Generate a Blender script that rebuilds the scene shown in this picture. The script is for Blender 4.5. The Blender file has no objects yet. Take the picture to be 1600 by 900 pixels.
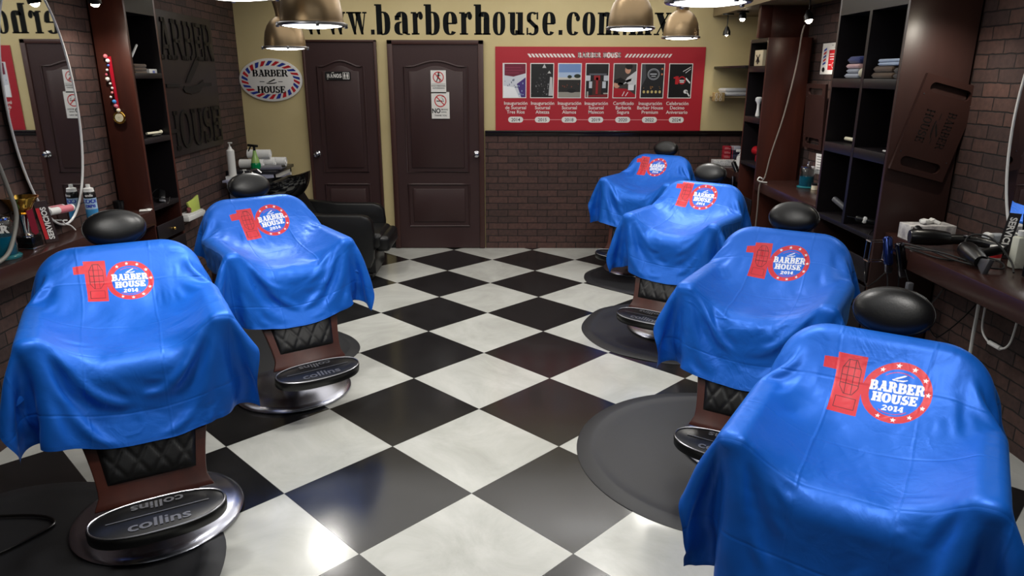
import bpy, bmesh, math, random, zlib, base64
import numpy as np
from mathutils import Matrix, Vector
random.seed(7)
SC = bpy.context.scene
PI = math.pi
# ------------------------------------------------------------------ camera
def make_camera():
    yaw, pitch, roll = 0.005236, 0.2922467, -0.00207
    cam = bpy.data.cameras.new('camera'); co = bpy.data.objects.new('camera', cam); SC.collection.objects.link(co); SC.camera = co
    cam.sensor_width = 36; cam.lens = 36 * 1107.7 / 1600; cam.clip_start = .05; cam.clip_end = 60
    cy, sy, cp, sp = math.cos(yaw), math.sin(yaw), math.cos(pitch), math.sin(pitch)
    f = Vector((sy * cp, cy * cp, -sp)); r = Vector((cy, -sy, 0)); d = f.cross(r)
    cr, sr = math.cos(roll), math.sin(roll); r2 = cr * r + sr * d; d2 = -sr * r + cr * d
    M = Matrix((r2, -d2, -f)).transposed().to_4x4(); M.translation = (0, 0, 1.819); co.matrix_world = M
make_camera()
# ------------------------------------------------------------------ world, exposure
W = bpy.data.worlds.new('world'); SC.world = W; W.use_nodes = True
W.node_tree.nodes['Background'].inputs[0].default_value = (.75, .82, 1, 1); W.node_tree.nodes['Background'].inputs[1].default_value = .0
vs = SC.view_settings
vs.view_transform = 'Standard'; vs.look = 'None'; vs.gamma = 1; vs.use_curve_mapping = False; vs.exposure = -0.08
SC.cycles.use_denoising = True
SC.cycles.max_bounces = 8; SC.cycles.diffuse_bounces = 4; SC.cycles.glossy_bounces = 4; SC.cycles.transmission_bounces = 6
SC.cycles.sample_clamp_indirect = 6
def area_light(name, loc, size, size_y, power, col=(1, 1, 1), rot=(0, 0, 0), spread=180):
    L = bpy.data.lights.new(name, 'AREA'); L.shape = 'RECTANGLE'; L.size = size; L.size_y = size_y; L.energy = power; L.color = col; L.spread = math.radians(spread)
    o = bpy.data.objects.new(name, L); o.location = loc; o.rotation_euler = rot; SC.collection.objects.link(o); return o
# broad area lights added under the ceiling as fill; the tubes are modelled separately
area_light('ceiling_fill', (-0.1, 6.2, 2.70), 4.0, 2.4, 50, (1, .97, .92))
area_light('ceiling_fill', (0.0, 3.8, 2.70), 4.0, 2.0, 30, (1, .98, .95))
area_light('ceiling_fill', (0.1, 1.2, 2.70), 2.4, 1.0, 10, (.95, .98, 1))
area_light('ceiling_fill', (0.0, -.9, 2.70), 2.2, .8, 7, (.95, .98, 1))

# ------------------------------------------------------------------ materials
def lin(c): return tuple(((v / 255) / 12.92 if v / 255 <= .04045 else ((v / 255 + .055) / 1.055) ** 2.4) for v in c)
_M = {}
def mat(name, rgb, rough=.5, metal=0, spec=.5, emit=0, trans=0, coat=0, ior=1.45, bump=None, var=None, sheen=0):
    key = (name,)
    if key in _M: return _M[key]
    m = bpy.data.materials.new(name); m.use_nodes = True; nt = m.node_tree; b = nt.nodes['Principled BSDF']
    c = lin(rgb) + (1,)
    b.inputs['Base Color'].default_value = c; b.inputs['Roughness'].default_value = rough; b.inputs['Metallic'].default_value = metal
    b.inputs['Specular IOR Level'].default_value = spec; b.inputs['IOR'].default_value = ior
    b.inputs['Transmission Weight'].default_value = trans; b.inputs['Coat Weight'].default_value = coat; b.inputs['Coat Roughness'].default_value = .08
    b.inputs['Sheen Weight'].default_value = sheen
    if emit: b.inputs['Emission Color'].default_value = c; b.inputs['Emission Strength'].default_value = emit
    tc = None
    if bump or var:
        tc = nt.nodes.new('ShaderNodeTexCoord')
    if bump:   # (scale, strength, distance, stretch)
        mp = nt.nodes.new('ShaderNodeMapping'); mp.inputs['Scale'].default_value = bump[3] if len(bump) > 3 else (1, 1, 1)
        nt.links.new(tc.outputs['Object'], mp.inputs['Vector'])
        n = nt.nodes.new('ShaderNodeTexNoise'); n.inputs['Scale'].default_value = bump[0]; n.inputs['Detail'].default_value = 4
        nt.links.new(mp.outputs[0], n.inputs['Vector'])
        bp = nt.nodes.new('ShaderNodeBump'); bp.inputs['Strength'].default_value = bump[1]; bp.inputs['Distance'].default_value = bump[2]
        nt.links.new(n.outputs[0], bp.inputs['Height']); nt.links.new(bp.outputs[0], b.inputs['Normal'])
    if var:    # (scale, rgb2, amount, stretch)
        mp = nt.nodes.new('ShaderNodeMapping'); mp.inputs['Scale'].default_value = var[3] if len(var) > 3 else (1, 1, 1)
        nt.links.new(tc.outputs['Object'], mp.inputs['Vector'])
        n = nt.nodes.new('ShaderNodeTexNoise'); n.inputs['Scale'].default_value = var[0]; n.inputs['Detail'].default_value = 5; n.inputs['Roughness'].default_value = .6
        nt.links.new(mp.outputs[0], n.inputs['Vector'])
        rp = nt.nodes.new('ShaderNodeValToRGB'); rp.color_ramp.elements[0].position = .5 - .5 * var[2]; rp.color_ramp.elements[1].position = .5 + .5 * var[2]
        rp.color_ramp.elements[0].color = c; rp.color_ramp.elements[1].color = lin(var[1]) + (1,)
        nt.links.new(n.outputs[0], rp.inputs[0]); nt.links.new(rp.outputs[0], b.inputs['Base Color'])
    _M[key] = m; return m
def flatcol(rgb, rough=.5): return mat('print_%02x%02x%02x' % tuple(rgb), rgb, rough)

def brick_mat(name, c1, c2, mortar, axis, rough=.75, off=(0, 0)):
    m = bpy.data.materials.new(name); m.use_nodes = True; nt = m.node_tree; b = nt.nodes['Principled BSDF']; N = nt.nodes.new; L = nt.links.new
    tc = N('ShaderNodeTexCoord'); sp = N('ShaderNodeSeparateXYZ'); L(tc.outputs['Object'], sp.inputs[0])
    cb = N('ShaderNodeCombineXYZ'); L(sp.outputs[axis], cb.inputs[0]); L(sp.outputs[2], cb.inputs[1])
    nz0 = N('ShaderNodeTexNoise'); nz0.inputs['Scale'].default_value = 14; L(tc.outputs['Object'], nz0.inputs['Vector'])
    mx0 = N('ShaderNodeMix'); mx0.data_type = 'VECTOR'; mx0.inputs['Factor'].default_value = .012
    ad = N('ShaderNodeVectorMath'); ad.operation = 'MULTIPLY_ADD'; ad.inputs[1].default_value = (.012, .012, 0); L(nz0.outputs['Color'], ad.inputs[0]); L(cb.outputs[0], ad.inputs[2])
    br = N('ShaderNodeTexBrick'); L(ad.outputs[0], br.inputs['Vector'])
    br.inputs['Scale'].default_value = 1; br.inputs['Brick Width'].default_value = .212; br.inputs['Row Height'].default_value = .0715
    br.inputs['Mortar Size'].default_value = .0045; br.inputs['Mortar Smooth'].default_value = .35; br.inputs['Bias'].default_value = 0
    br.inputs['Color1'].default_value = lin(c1) + (1,); br.inputs['Color2'].default_value = lin(c2) + (1,); br.inputs['Mortar'].default_value = lin(mortar) + (1,)
    nz = N('ShaderNodeTexNoise'); nz.inputs['Scale'].default_value = 30; nz.inputs['Detail'].default_value = 6; L(tc.outputs['Object'], nz.inputs['Vector'])
    hs = N('ShaderNodeMix'); hs.data_type = 'RGBA'; hs.blend_type = 'MULTIPLY'; hs.inputs['Factor'].default_value = .7
    rp = N('ShaderNodeValToRGB'); rp.color_ramp.elements[0].position = .3; rp.color_ramp.elements[1].position = .7
    rp.color_ramp.elements[0].color = (.6, .6, .6, 1); rp.color_ramp.elements[1].color = (1.25, 1.2, 1.15, 1)
    L(nz.outputs[0], rp.inputs[0]); L(br.outputs['Color'], hs.inputs['A']); L(rp.outputs[0], hs.inputs['B']); L(hs.outputs['Result'], b.inputs['Base Color'])
    mm = N('ShaderNodeMath'); mm.operation = 'MULTIPLY_ADD'; mm.inputs[1].default_value = -1.0; L(br.outputs['Fac'], mm.inputs[0])
    m2 = N('ShaderNodeMath'); m2.operation = 'MULTIPLY'; m2.inputs[1].default_value = .35; L(nz.outputs[0], m2.inputs[0]); L(m2.outputs[0], mm.inputs[2])
    bp = N('ShaderNodeBump'); bp.inputs['Strength'].default_value = .9; bp.inputs['Distance'].default_value = .007; L(mm.outputs[0], bp.inputs['Height']); L(bp.outputs[0], b.inputs['Normal'])
    b.inputs['Roughness'].default_value = rough
    return m

def floor_mat():
    m = bpy.data.materials.new('checker_tile'); m.use_nodes = True; nt = m.node_tree; b = nt.nodes['Principled BSDF']; N = nt.nodes.new; L = nt.links.new
    D = .6 * 2 ** .5; X0, Y0 = -.16665, 2.3873
    tc = N('ShaderNodeTexCoord'); sp = N('ShaderNodeSeparateXYZ'); L(tc.outputs['Object'], sp.inputs[0])
    def M(op, a, b2=None, c=None):
        n = N('ShaderNodeMath'); n.operation = op
        for i, v in enumerate((a, b2, c)):
            if v is None: continue
            if isinstance(v, (int, float)): n.inputs[i].default_value = v
            else: L(v, n.inputs[i])
        return n.outputs[0]
    x = M('SUBTRACT', sp.outputs[0], X0); y = M('SUBTRACT', sp.outputs[1], Y0)
    a = M('ADD', M('DIVIDE', M('ADD', x, y), D), 20.5); c = M('ADD', M('DIVIDE', M('SUBTRACT', x, y), D), 20.5)
    fa, fc = M('FLOOR', a), M('FLOOR', c)
    odd = M('MODULO', M('ADD', fa, fc), 2.0)
    def edge(v, f):
        g = M('SUBTRACT', v, f); return M('MINIMUM', g, M('SUBTRACT', 1.0, g))
    e = M('LESS_THAN', M('MINIMUM', edge(a, fa), edge(c, fc)), .0022)
    nz = N('ShaderNodeTexNoise'); nz.inputs['Scale'].default_value = 2.2; nz.inputs['Detail'].default_value = 8; nz.inputs['Roughness'].default_value = .65; nz.inputs['Distortion'].default_value = .8
    cb = N('ShaderNodeCombineXYZ'); L(M('ADD', sp.outputs[0], M('MULTIPLY', fa, 3.7)), cb.inputs[0]); L(M('ADD', sp.outputs[1], M('MULTIPLY', fc, 5.3)), cb.inputs[1]); L(cb.outputs[0], nz.inputs['Vector'])
    wr = N('ShaderNodeValToRGB'); wr.color_ramp.elements[0].position = .3; wr.color_ramp.elements[1].position = .62
    wr.color_ramp.elements[0].color = lin((168, 169, 163)) + (1,); wr.color_ramp.elements[1].color = lin((192, 193, 188)) + (1,); L(nz.outputs[0], wr.inputs[0])
    bl = N('ShaderNodeValToRGB'); bl.color_ramp.elements[0].position = .35; bl.color_ramp.elements[1].position = .75
    bl.color_ramp.elements[0].color = lin((24, 24, 25)) + (1,); bl.color_ramp.elements[1].color = lin((36, 36, 37)) + (1,); L(nz.outputs[0], bl.inputs[0])
    mx = N('ShaderNodeMix'); mx.data_type = 'RGBA'; L(odd, mx.inputs['Factor']); L(wr.outputs[0], mx.inputs['A']); L(bl.outputs[0], mx.inputs['B'])
    mg = N('ShaderNodeMix'); mg.data_type = 'RGBA'; L(e, mg.inputs['Factor']); L(mx.outputs['Result'], mg.inputs['A']); mg.inputs['B'].default_value = lin((60, 60, 58)) + (1,)
    L(mg.outputs['Result'], b.inputs['Base Color'])
    n2 = N('ShaderNodeTexNoise'); n2.inputs['Scale'].default_value = 3; n2.inputs['Detail'].default_value = 6; L(tc.outputs['Object'], n2.inputs['Vector'])
    rr = N('ShaderNodeMapRange'); rr.inputs['To Min'].default_value = .09; rr.inputs['To Max'].default_value = .24; L(n2.outputs[0], rr.inputs[0]); L(rr.outputs[0], b.inputs['Roughness'])
    b.inputs['Specular IOR Level'].default_value = .5
    return m

def cape_mat():
    m = bpy.data.materials.new('blue_satin'); m.use_nodes = True; nt = m.node_tree; b = nt.nodes['Principled BSDF']; N = nt.nodes.new; L = nt.links.new
    at = N('ShaderNodeAttribute'); at.attribute_name = 'print_colour'; L(at.outputs['Color'], b.inputs['Base Color'])
    rg = N('ShaderNodeMapRange'); rg.inputs['To Min'].default_value = .46; rg.inputs['To Max'].default_value = .42; L(at.outputs['Alpha'], rg.inputs[0]); L(rg.outputs[0], b.inputs['Roughness'])
    mr = N('ShaderNodeMapRange'); mr.inputs['To Min'].default_value = .28; mr.inputs['To Max'].default_value = .1; L(at.outputs['Alpha'], mr.inputs[0]); L(mr.outputs[0], b.inputs['Metallic'])
    uv = N('ShaderNodeAttribute'); uv.attribute_name = 'sheet'; sp = N('ShaderNodeSeparateXYZ'); L(uv.outputs['Vector'], sp.inputs[0])
    def M(op, a, b2=None, c=None):
        n = N('ShaderNodeMath'); n.operation = op
        for i, v in enumerate((a, b2, c)):
            if v is None: continue
            if isinstance(v, (int, float)): n.inputs[i].default_value = v
            else: L(v, n.inputs[i])
        return n.outputs[0]
    # pressed fold lines of the sheet (it was stored folded), slightly wavering, alternately proud and sunk
    nw = N('ShaderNodeTexNoise'); nw.inputs['Scale'].default_value = 3.1; L(uv.outputs['Vector'], nw.inputs['Vector'])
    def crease(coord, period, amp):
        v = M('ADD', coord, M('MULTIPLY', M('SUBTRACT', nw.outputs[0], .5), .02))
        f = M('ABSOLUTE', M('SUBTRACT', M('FRACT', M('DIVIDE', v, period)), .5))
        d = M('MULTIPLY', f, period)
        return M('MULTIPLY', M('SUBTRACT', 1.0, M('MINIMUM', M('DIVIDE', d, .007), 1.0)), amp)
    cr = M('ADD', crease(sp.outputs[0], .262, .0009), crease(sp.outputs[1], .241, -.0009))
    # soft crumples
    n1 = N('ShaderNodeTexNoise'); n1.inputs['Scale'].default_value = 5.5; n1.inputs['Detail'].default_value = 3; n1.inputs['Distortion'].default_value = 1.6
    off = N('ShaderNodeVectorMath'); off.operation = 'ADD'; L(uv.outputs['Vector'], off.inputs[0])
    oi = N('ShaderNodeObjectInfo'); rv = N('ShaderNodeVectorMath'); rv.operation = 'SCALE'; rv.inputs[0].default_value = (17, 31, 5); L(oi.outputs['Random'], rv.inputs['Scale']); L(rv.outputs[0], off.inputs[1])
    L(off.outputs[0], n1.inputs['Vector'])
    rdg = M('ABSOLUTE', M('SUBTRACT', n1.outputs[0], .5))
    rdg = M('MULTIPLY', M('SUBTRACT', 1.0, M('MINIMUM', M('MULTIPLY', rdg, 9.0), 1.0)), .0011)
    n3 = N('ShaderNodeTexNoise'); n3.inputs['Scale'].default_value = 2.3; n3.inputs['Detail'].default_value = 2; L(off.outputs[0], n3.inputs['Vector'])
    msk = N('ShaderNodeMapRange'); msk.inputs['From Min'].default_value = .45; msk.inputs['From Max'].default_value = .65; L(n3.outputs[0], msk.inputs[0])
    rdg = M('MULTIPLY', rdg, msk.outputs[0])
    n2 = N('ShaderNodeTexNoise'); n2.inputs['Scale'].default_value = 11; n2.inputs['Detail'].default_value = 5; n2.inputs['Distortion'].default_value = .6; L(off.outputs[0], n2.inputs['Vector'])
    n4 = N('ShaderNodeTexNoise'); n4.inputs['Scale'].default_value = 3.6; n4.inputs['Detail'].default_value = 2; n4.inputs['Distortion'].default_value = 1.2; L(off.outputs[0], n4.inputs['Vector'])
    h = M('ADD', M('ADD', M('ADD', cr, rdg), M('MULTIPLY', n2.outputs[0], .0028)), M('MULTIPLY', n4.outputs[0], .011))
    bp = N('ShaderNodeBump'); bp.inputs['Strength'].default_value = 1; bp.inputs['Distance'].default_value = 1.0; L(h, bp.inputs['Height']); L(bp.outputs[0], b.inputs['Normal'])
    b.inputs['Specular IOR Level'].default_value = .4; b.inputs['Sheen Weight'].default_value = .1; b.inputs['Sheen Roughness'].default_value = .4
    b.inputs['Sheen Tint'].default_value = (.25, .62, 1, 1)
    return m

WOOD = mat('dark_wood', (46, 27, 25), .38, bump=(30, .15, .002, (1, 1, .08)), var=(9, (30, 17, 16), .5, (1, 1, .12)))
WOODM = mat('brown_panel', (56, 36, 33), .36, bump=(30, .12, .002, (1, 1, .08)), var=(8, (44, 29, 27), .6, (1, 1, .12)))
WOODR = mat('red_brown_wood', (78, 38, 28), .33, bump=(30, .12, .002, (1, 1, .08)), var=(8, (46, 22, 19), .6, (1, 1, .12)))
WOODB = mat('black_brown_wood', (20, 15, 18), .42, bump=(40, .1, .001, (1, 1, .1)))
WOODC = mat('counter_wood', (62, 38, 33), .25, bump=(25, .1, .001, (.15, 1, 1)), var=(7, (40, 24, 22), .6, (.6, .15, 1)))
DOORM = mat('door_brown', (58, 39, 39), .42, bump=(60, .25, .002, (1, 1, .06)))
YELLOW = mat('yellow_paint', (210, 194, 146), .62, bump=(12, .12, .004), var=(1.7, (198, 180, 132), .6))
CHROME = mat('chrome', (205, 205, 210), .12, 1)
STEEL = mat('brushed_steel', (150, 150, 155), .3, 1)
LEATHER = mat('black_leather', (14, 14, 15), .36, bump=(180, .25, .001))
BLKPL = mat('black_plastic', (12, 12, 13), .3)
CORDM = mat('black_cord', (10, 10, 11), .65)
BLKMAT = mat('rubber_mat', (33, 34, 38), .5, bump=(40, .25, .001), var=(3, (24, 25, 28), .7))
WHITEPL = mat('white_plastic', (225, 225, 222), .35)
CREAM = mat('cream', (222, 216, 190), .5)
GLASS = mat('clear_glass', (240, 250, 250), .03, trans=1, ior=1.3)
BRASS = mat('brass', (200, 165, 90), .2, 1)
GOLD = mat('gold', (212, 170, 80), .15, 1)
SHADE = mat('lamp_metal', (150, 128, 98), .34, .85, bump=(60, .1, .001))
MAHOG = mat('mahogany', (70, 28, 22), .28, bump=(30, .1, .001, (1, 1, .1)))
CHARC = mat('charred_letter', (16, 12, 12), .5)
WHITE = flatcol((232, 230, 226)); BLACK = flatcol((18, 17, 18)); RED = flatcol((196, 32, 40)); BLUE = flatcol((34, 56, 150))
# ------------------------------------------------------------------ geometry helpers
class G:
    def __init__(s): s.bm = bmesh.new(); s.mats = []; s.mi = 0
    def m(s, material):
        if material not in s.mats: s.mats.append(material)
        s.mi = s.mats.index(material); return s
    def _merge(s, b, M=None):
        if M is not None: bmesh.ops.transform(b, matrix=M, verts=b.verts)
        for f in b.faces: f.material_index = s.mi
        me = bpy.data.meshes.new('t'); b.to_mesh(me); b.free(); s.bm.from_mesh(me); bpy.data.meshes.remove(me); return s
    def box(s, c, size, rot=None, bev=0, seg=2):
        b = bmesh.new(); bmesh.ops.create_cube(b, size=1); bmesh.ops.scale(b, vec=size, verts=b.verts)
        if bev: bmesh.ops.bevel(b, geom=b.edges[:], offset=min(bev, min(size) * .49), segments=seg, affect='EDGES', profile=.5)
        M = Matrix.Translation(c)
        if rot is not None: M = M @ (rot.to_4x4() if isinstance(rot, Matrix) else Matrix.Rotation(rot[0], 4, 'X') if len(rot) == 1 else (Matrix.Rotation(rot[2], 4, 'Z') @ Matrix.Rotation(rot[1], 4, 'Y') @ Matrix.Rotation(rot[0], 4, 'X')))
        return s._merge(b, M)
    def bx(s, x0, x1, y0, y1, z0, z1, bev=0, seg=2):
        return s.box(((x0 + x1) / 2, (y0 + y1) / 2, (z0 + z1) / 2), (abs(x1 - x0), abs(y1 - y0), abs(z1 - z0)), bev=bev, seg=seg)
    def ball(s, c, r, rot=None, seg=32):
        b = bmesh.new(); bmesh.ops.create_uvsphere(b, u_segments=seg, v_segments=seg // 2, radius=1)
        if not hasattr(r, '__len__'): r = (r, r, r)
        M = Matrix.Translation(c)
        if rot: M = M @ Matrix.Rotation(rot[2], 4, 'Z') @ Matrix.Rotation(rot[1], 4, 'Y') @ Matrix.Rotation(rot[0], 4, 'X')
        return s._merge(b, M @ Matrix.Diagonal((*r, 1)))
    def lathe(s, prof, c=(0, 0, 0), seg=32, sc=(1, 1), M=None):
        b = bmesh.new(); rings = []
        for r, z in prof:
            if r < 1e-5: rings.append([b.verts.new((0, 0, z))])
            else: rings.append([b.verts.new((r * math.cos(2 * PI * k / seg) * sc[0], r * math.sin(2 * PI * k / seg) * sc[1], z)) for k in range(seg)])
        for a, d in zip(rings, rings[1:]):
            for k in range(seg):
                k2 = (k + 1) % seg
                if len(a) == 1 and len(d) == 1: continue
                if len(a) == 1: b.faces.new((a[0], d[k2], d[k]))
                elif len(d) == 1: b.faces.new((a[k], a[k2], d[0]))
                else: b.faces.new((a[k], a[k2], d[k2], d[k]))
        bmesh.ops.recalc_face_normals(b, faces=b.faces)
        return s._merge(b, Matrix.Translation(c) @ (M.to_4x4() if M is not None else Matrix.Identity(4)))
    def cyl(s, p0, p1, r0, r1=None, seg=20):
        p0 = Vector(p0); p1 = Vector(p1); d = p1 - p0; L = d.length; r1 = r0 if r1 is None else r1
        q = d.to_track_quat('Z', 'Y').to_matrix()
        return s.lathe([(0, 0), (r0, 0), (r1, L), (0, L)], p0, seg, M=q)
    def tube(s, pts, r, seg=8, closed=False, smooth=3):
        P = [Vector(p) for p in pts]
        if smooth > 1 and len(P) > 2:
            Q = []; n = len(P)
            rng = range(n if closed else n - 1)
            for i in rng:
                p0 = P[(i - 1) % n] if closed or i > 0 else P[0]; p1 = P[i]; p2 = P[(i + 1) % n]; p3 = P[(i + 2) % n] if closed or i + 2 < n else P[-1]
                for k in range(smooth):
                    t = k / smooth
                    Q.append(.5 * ((2 * p1) + (p2 - p0) * t + (2 * p0 - 5 * p1 + 4 * p2 - p3) * t * t + (-p0 + 3 * p1 - 3 * p2 + p3) * t ** 3))
            if not closed: Q.append(P[-1])
            P = Q
        b = bmesh.new(); rings = []; n = len(P); up = Vector((.13, .21, .97)).normalized()
        for i, p in enumerate(P):
            t = (P[(i + 1) % n] - P[i - 1]) if closed or 0 < i < n - 1 else (P[1] - P[0] if i == 0 else P[-1] - P[-2])
            t.normalize(); u = up - t * up.dot(t)
            if u.length < 1e-3: u = Vector((1, 0, 0)) - t * t.x
            u.normalize(); up = u; v = t.cross(u); rr = r[min(i, len(r) - 1)] if hasattr(r, '__len__') else r
            rings.append([b.verts.new(p + rr * (math.cos(2 * PI * k / seg) * u + math.sin(2 * PI * k / seg) * v)) for k in range(seg)])
        for i in range(n if closed else n - 1):
            a, d = rings[i], rings[(i + 1) % n]
            for k in range(seg): b.faces.new((a[k], a[(k + 1) % seg], d[(k + 1) % seg], d[k]))
        if not closed: b.faces.new(rings[0][::-1]); b.faces.new(rings[-1])
        bmesh.ops.recalc_face_normals(b, faces=b.faces)
        return s._merge(b)
    def prism(s, poly, O, ex, ey, th, bev=0, off=0):
        """polygon (2-D) in the plane O + x ex + y ey, thickened by th along the normal ex x ey"""
        O, ex, ey = Vector(O), Vector(ex), Vector(ey); n = ex.cross(ey).normalized()
        b = bmesh.new(); vs_ = [b.verts.new(O + ex * x + ey * y + n * (off + th)) for x, y in poly]
        f = b.faces.new(vs_)
        if th:
            r = bmesh.ops.extrude_face_region(b, geom=[f]); vv = [e for e in r['geom'] if isinstance(e, bmesh.types.BMVert)]
            bmesh.ops.translate(b, vec=-n * th, verts=vv)
            bmesh.ops.recalc_face_normals(b, faces=b.faces)
            if bev:
                bmesh.ops.bevel(b, geom=[e for e in b.edges if len(e.link_faces) == 2 and e.calc_face_angle(0) > .6], offset=bev, segments=2, affect='EDGES', profile=.5)
        big = [f for f in b.faces if len(f.verts) > 4]
        if big: bmesh.ops.triangulate(b, faces=big)
        return s._merge(b)
    def polys(s, polys, O, ex, ey, off=.0005, th=0):
        for p in polys:
            try: s.prism(p, O, ex, ey, th, off=off)
            except ValueError: pass
        return s
    def obj(s, name, material=None, parent=None, smooth=40, loc=None):
        me = bpy.data.meshes.new(name); s.bm.to_mesh(me); s.bm.free()
        if material is not None and not s.mats: s.mats = [material]
        for m_ in s.mats: me.materials.append(m_)
        if smooth:
            me.polygons.foreach_set('use_smooth', [True] * len(me.polygons)); me.set_sharp_from_angle(angle=math.radians(smooth))
        o = bpy.data.objects.new(name, me); SC.collection.objects.link(o)
        if parent: o.parent = parent
        if loc: o.location = loc
        return o
def tag(o, label, cat, group=None):
    o['label'] = label; o['category'] = cat
    if group: o['group'] = group
    return o
def thing(name, label, cat, loc=(0, 0, 0), rotz=0, group=None):
    o = bpy.data.objects.new(name, None); o.empty_display_size = .1; SC.collection.objects.link(o); o.location = loc; o.rotation_euler = (0, 0, rotz); return tag(o, label, cat, group)
def struct(o): o['kind'] = 'structure'; return o
def semp(name):
    o = bpy.data.objects.new(name, None); SC.collection.objects.link(o); return struct(o)

# ------------------------------------------------------------------ lettering (own glyph shapes, unit height)
def ring(cx, cy, rx, ry, T, t, a0=0, a1=360, n=2.0, seg=20):
    """quads of an elliptical ring sector: T = thickness of its sides, t = thickness of its top and bottom"""
    out = []; k = max(2, int(seg * abs(a1 - a0) / 360))
    def P(rx, ry, a):
        c, s_ = math.cos(a), math.sin(a); e = 2 / n
        return (cx + rx * math.copysign(abs(c) ** e, c), cy + ry * math.copysign(abs(s_) ** e, s_))
    for i in range(k):
        a = math.radians(a0 + (a1 - a0) * i / k); b = math.radians(a0 + (a1 - a0) * (i + 1) / k)
        out.append([P(rx, ry, a), P(rx, ry, b), P(rx - T, ry - t, b), P(rx - T, ry - t, a)])
    return out
def R4(x0, x1, y0, y1): return [(x0, y0), (x1, y0), (x1, y1), (x0, y1)]
def caps(ch, T=.24, t=.13, s=.07):
    """slab-serif capital; returns (polygons, width)"""
    V = lambda x, y0=0, y1=1, w=T: R4(x, x + w, y0, y1)
    H = lambda x0, x1, y, h=t: R4(x0, x1, y, y + h)
    F = lambda x, y, w=T: R4(x - s, x + w + s, y, y + t)          # slab
    if ch == 'B': return [V(s), F(s, 0), F(s, 1 - t), H(s, .45, .5 - t / 2 + .01)] + ring(.45, .755 - t / 4, .33, .245 + t / 4, T, t, -90, 90) + ring(.45, .26 + t / 4, .38, .26 + t / 4, T, t, -90, 90), .85
    if ch == 'A': return [[(.36, 1), (.36 + T, 1), (.88, 0), (.88 - T * 1.05, 0)], [(.42, 1), (.42 + t, 1), (.12 + t * .9, 0), (.12, 0)], H(.25, .7, .25), R4(0, .36, 0, t), R4(.55, .98, 0, t), R4(.28, .36 + T, 1 - t, 1)], .96
    if ch == 'R': return [V(s), F(s, 0), F(s, 1 - t), H(s, .45, .47 - t / 2)] + ring(.45, .735 - t / 4, .34, .265 + t / 4, T, t, -90, 90) + [[(.4, .46), (.4 + T * .9, .5), (.9, 0), (.9 - T, 0)], R4(.66, .94, 0, t)], .93
    if ch == 'E': return [V(s), F(s, 0), F(s, 1 - t), H(s, .74, 0), H(s, .72, 1 - t), H(s, .56, .5 - t / 2), R4(.74 - t, .74, 0, .32), R4(.72 - t, .72, .7, 1), R4(.56 - t * .8, .56, .35, .65)], .8
    if ch == 'H': return [V(s), V(.9 - s - T), F(s, 0), F(s, 1 - t), F(.9 - s - T, 0), F(.9 - s - T, 1 - t), H(s, .8, .5 - t / 2)], .9
    if ch == 'O': return ring(.43, .5, .43, .51, T, t, n=2.2, seg=28), .86
    if ch == 'U': return [V(s, .3, 1), V(.86 - s - T * .8, .3, 1, T * .8), F(s, 1 - t), F(.86 - s - T * .8, 1 - t, T * .8)] + ring(.43, .32, .43 - s, .33, T, t, 180, 360), .86
    if ch == 'S': return ring(.37, .745 - t / 4, .33, .255 + t / 4, T, t, 60, 270) + ring(.37, .255 + t / 4, .35, .255 + t / 4, T, t, -90, 90) + [R4(.56, .66, .68, 1), R4(.02, .13, 0, .34)] + ring(.37, .255 + t / 4, .33, .255 + t / 4, T, t, 195, 270), .74
    if ch == 'N': return [V(s, 0, 1, T * .7), V(.86 - s - T * .7, 0, 1, T * .7), [(s, 1), (s + T, 1), (.86 - s, 0), (.86 - s - T, 0)]], .86
    if ch == 'P': return [V(s), F(s, 0), F(s, 1 - t)] + ring(.42, .72, .36, .28, T, t, -90, 90), .8
    if ch == '1': return [V(.16, 0, 1), R4(.02, .2, .78, .78 + t), F(.16, 0)], .5
    if ch == '2': return ring(.33, .68, .33, .32, T, t, -20, 170) + [[(.62, .6), (.36, .6), (0, .16), (.3, .16)], R4(0, .66, 0, .2)], .7
    if ch == '0': return ring(.34, .5, .34, .5, T, t), .68
    if ch == '4': return [V(.36, 0, 1, T * .9), R4(0, .68, .22, .22 + t), [(.36, 1), (.5, 1), (.14, .22), (0, .22)], F(.36, 0, T * .9)], .7
    return [], .4
def capword(txt, T=.24, t=.13, s=.07, gap=.05):
    out = []; x = 0
    for ch in txt:
        p, w = caps(ch, T, t, s)
        out += [[(a + x, b) for a, b in q] for q in p]; x += w + gap
    return out, x - gap
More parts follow.
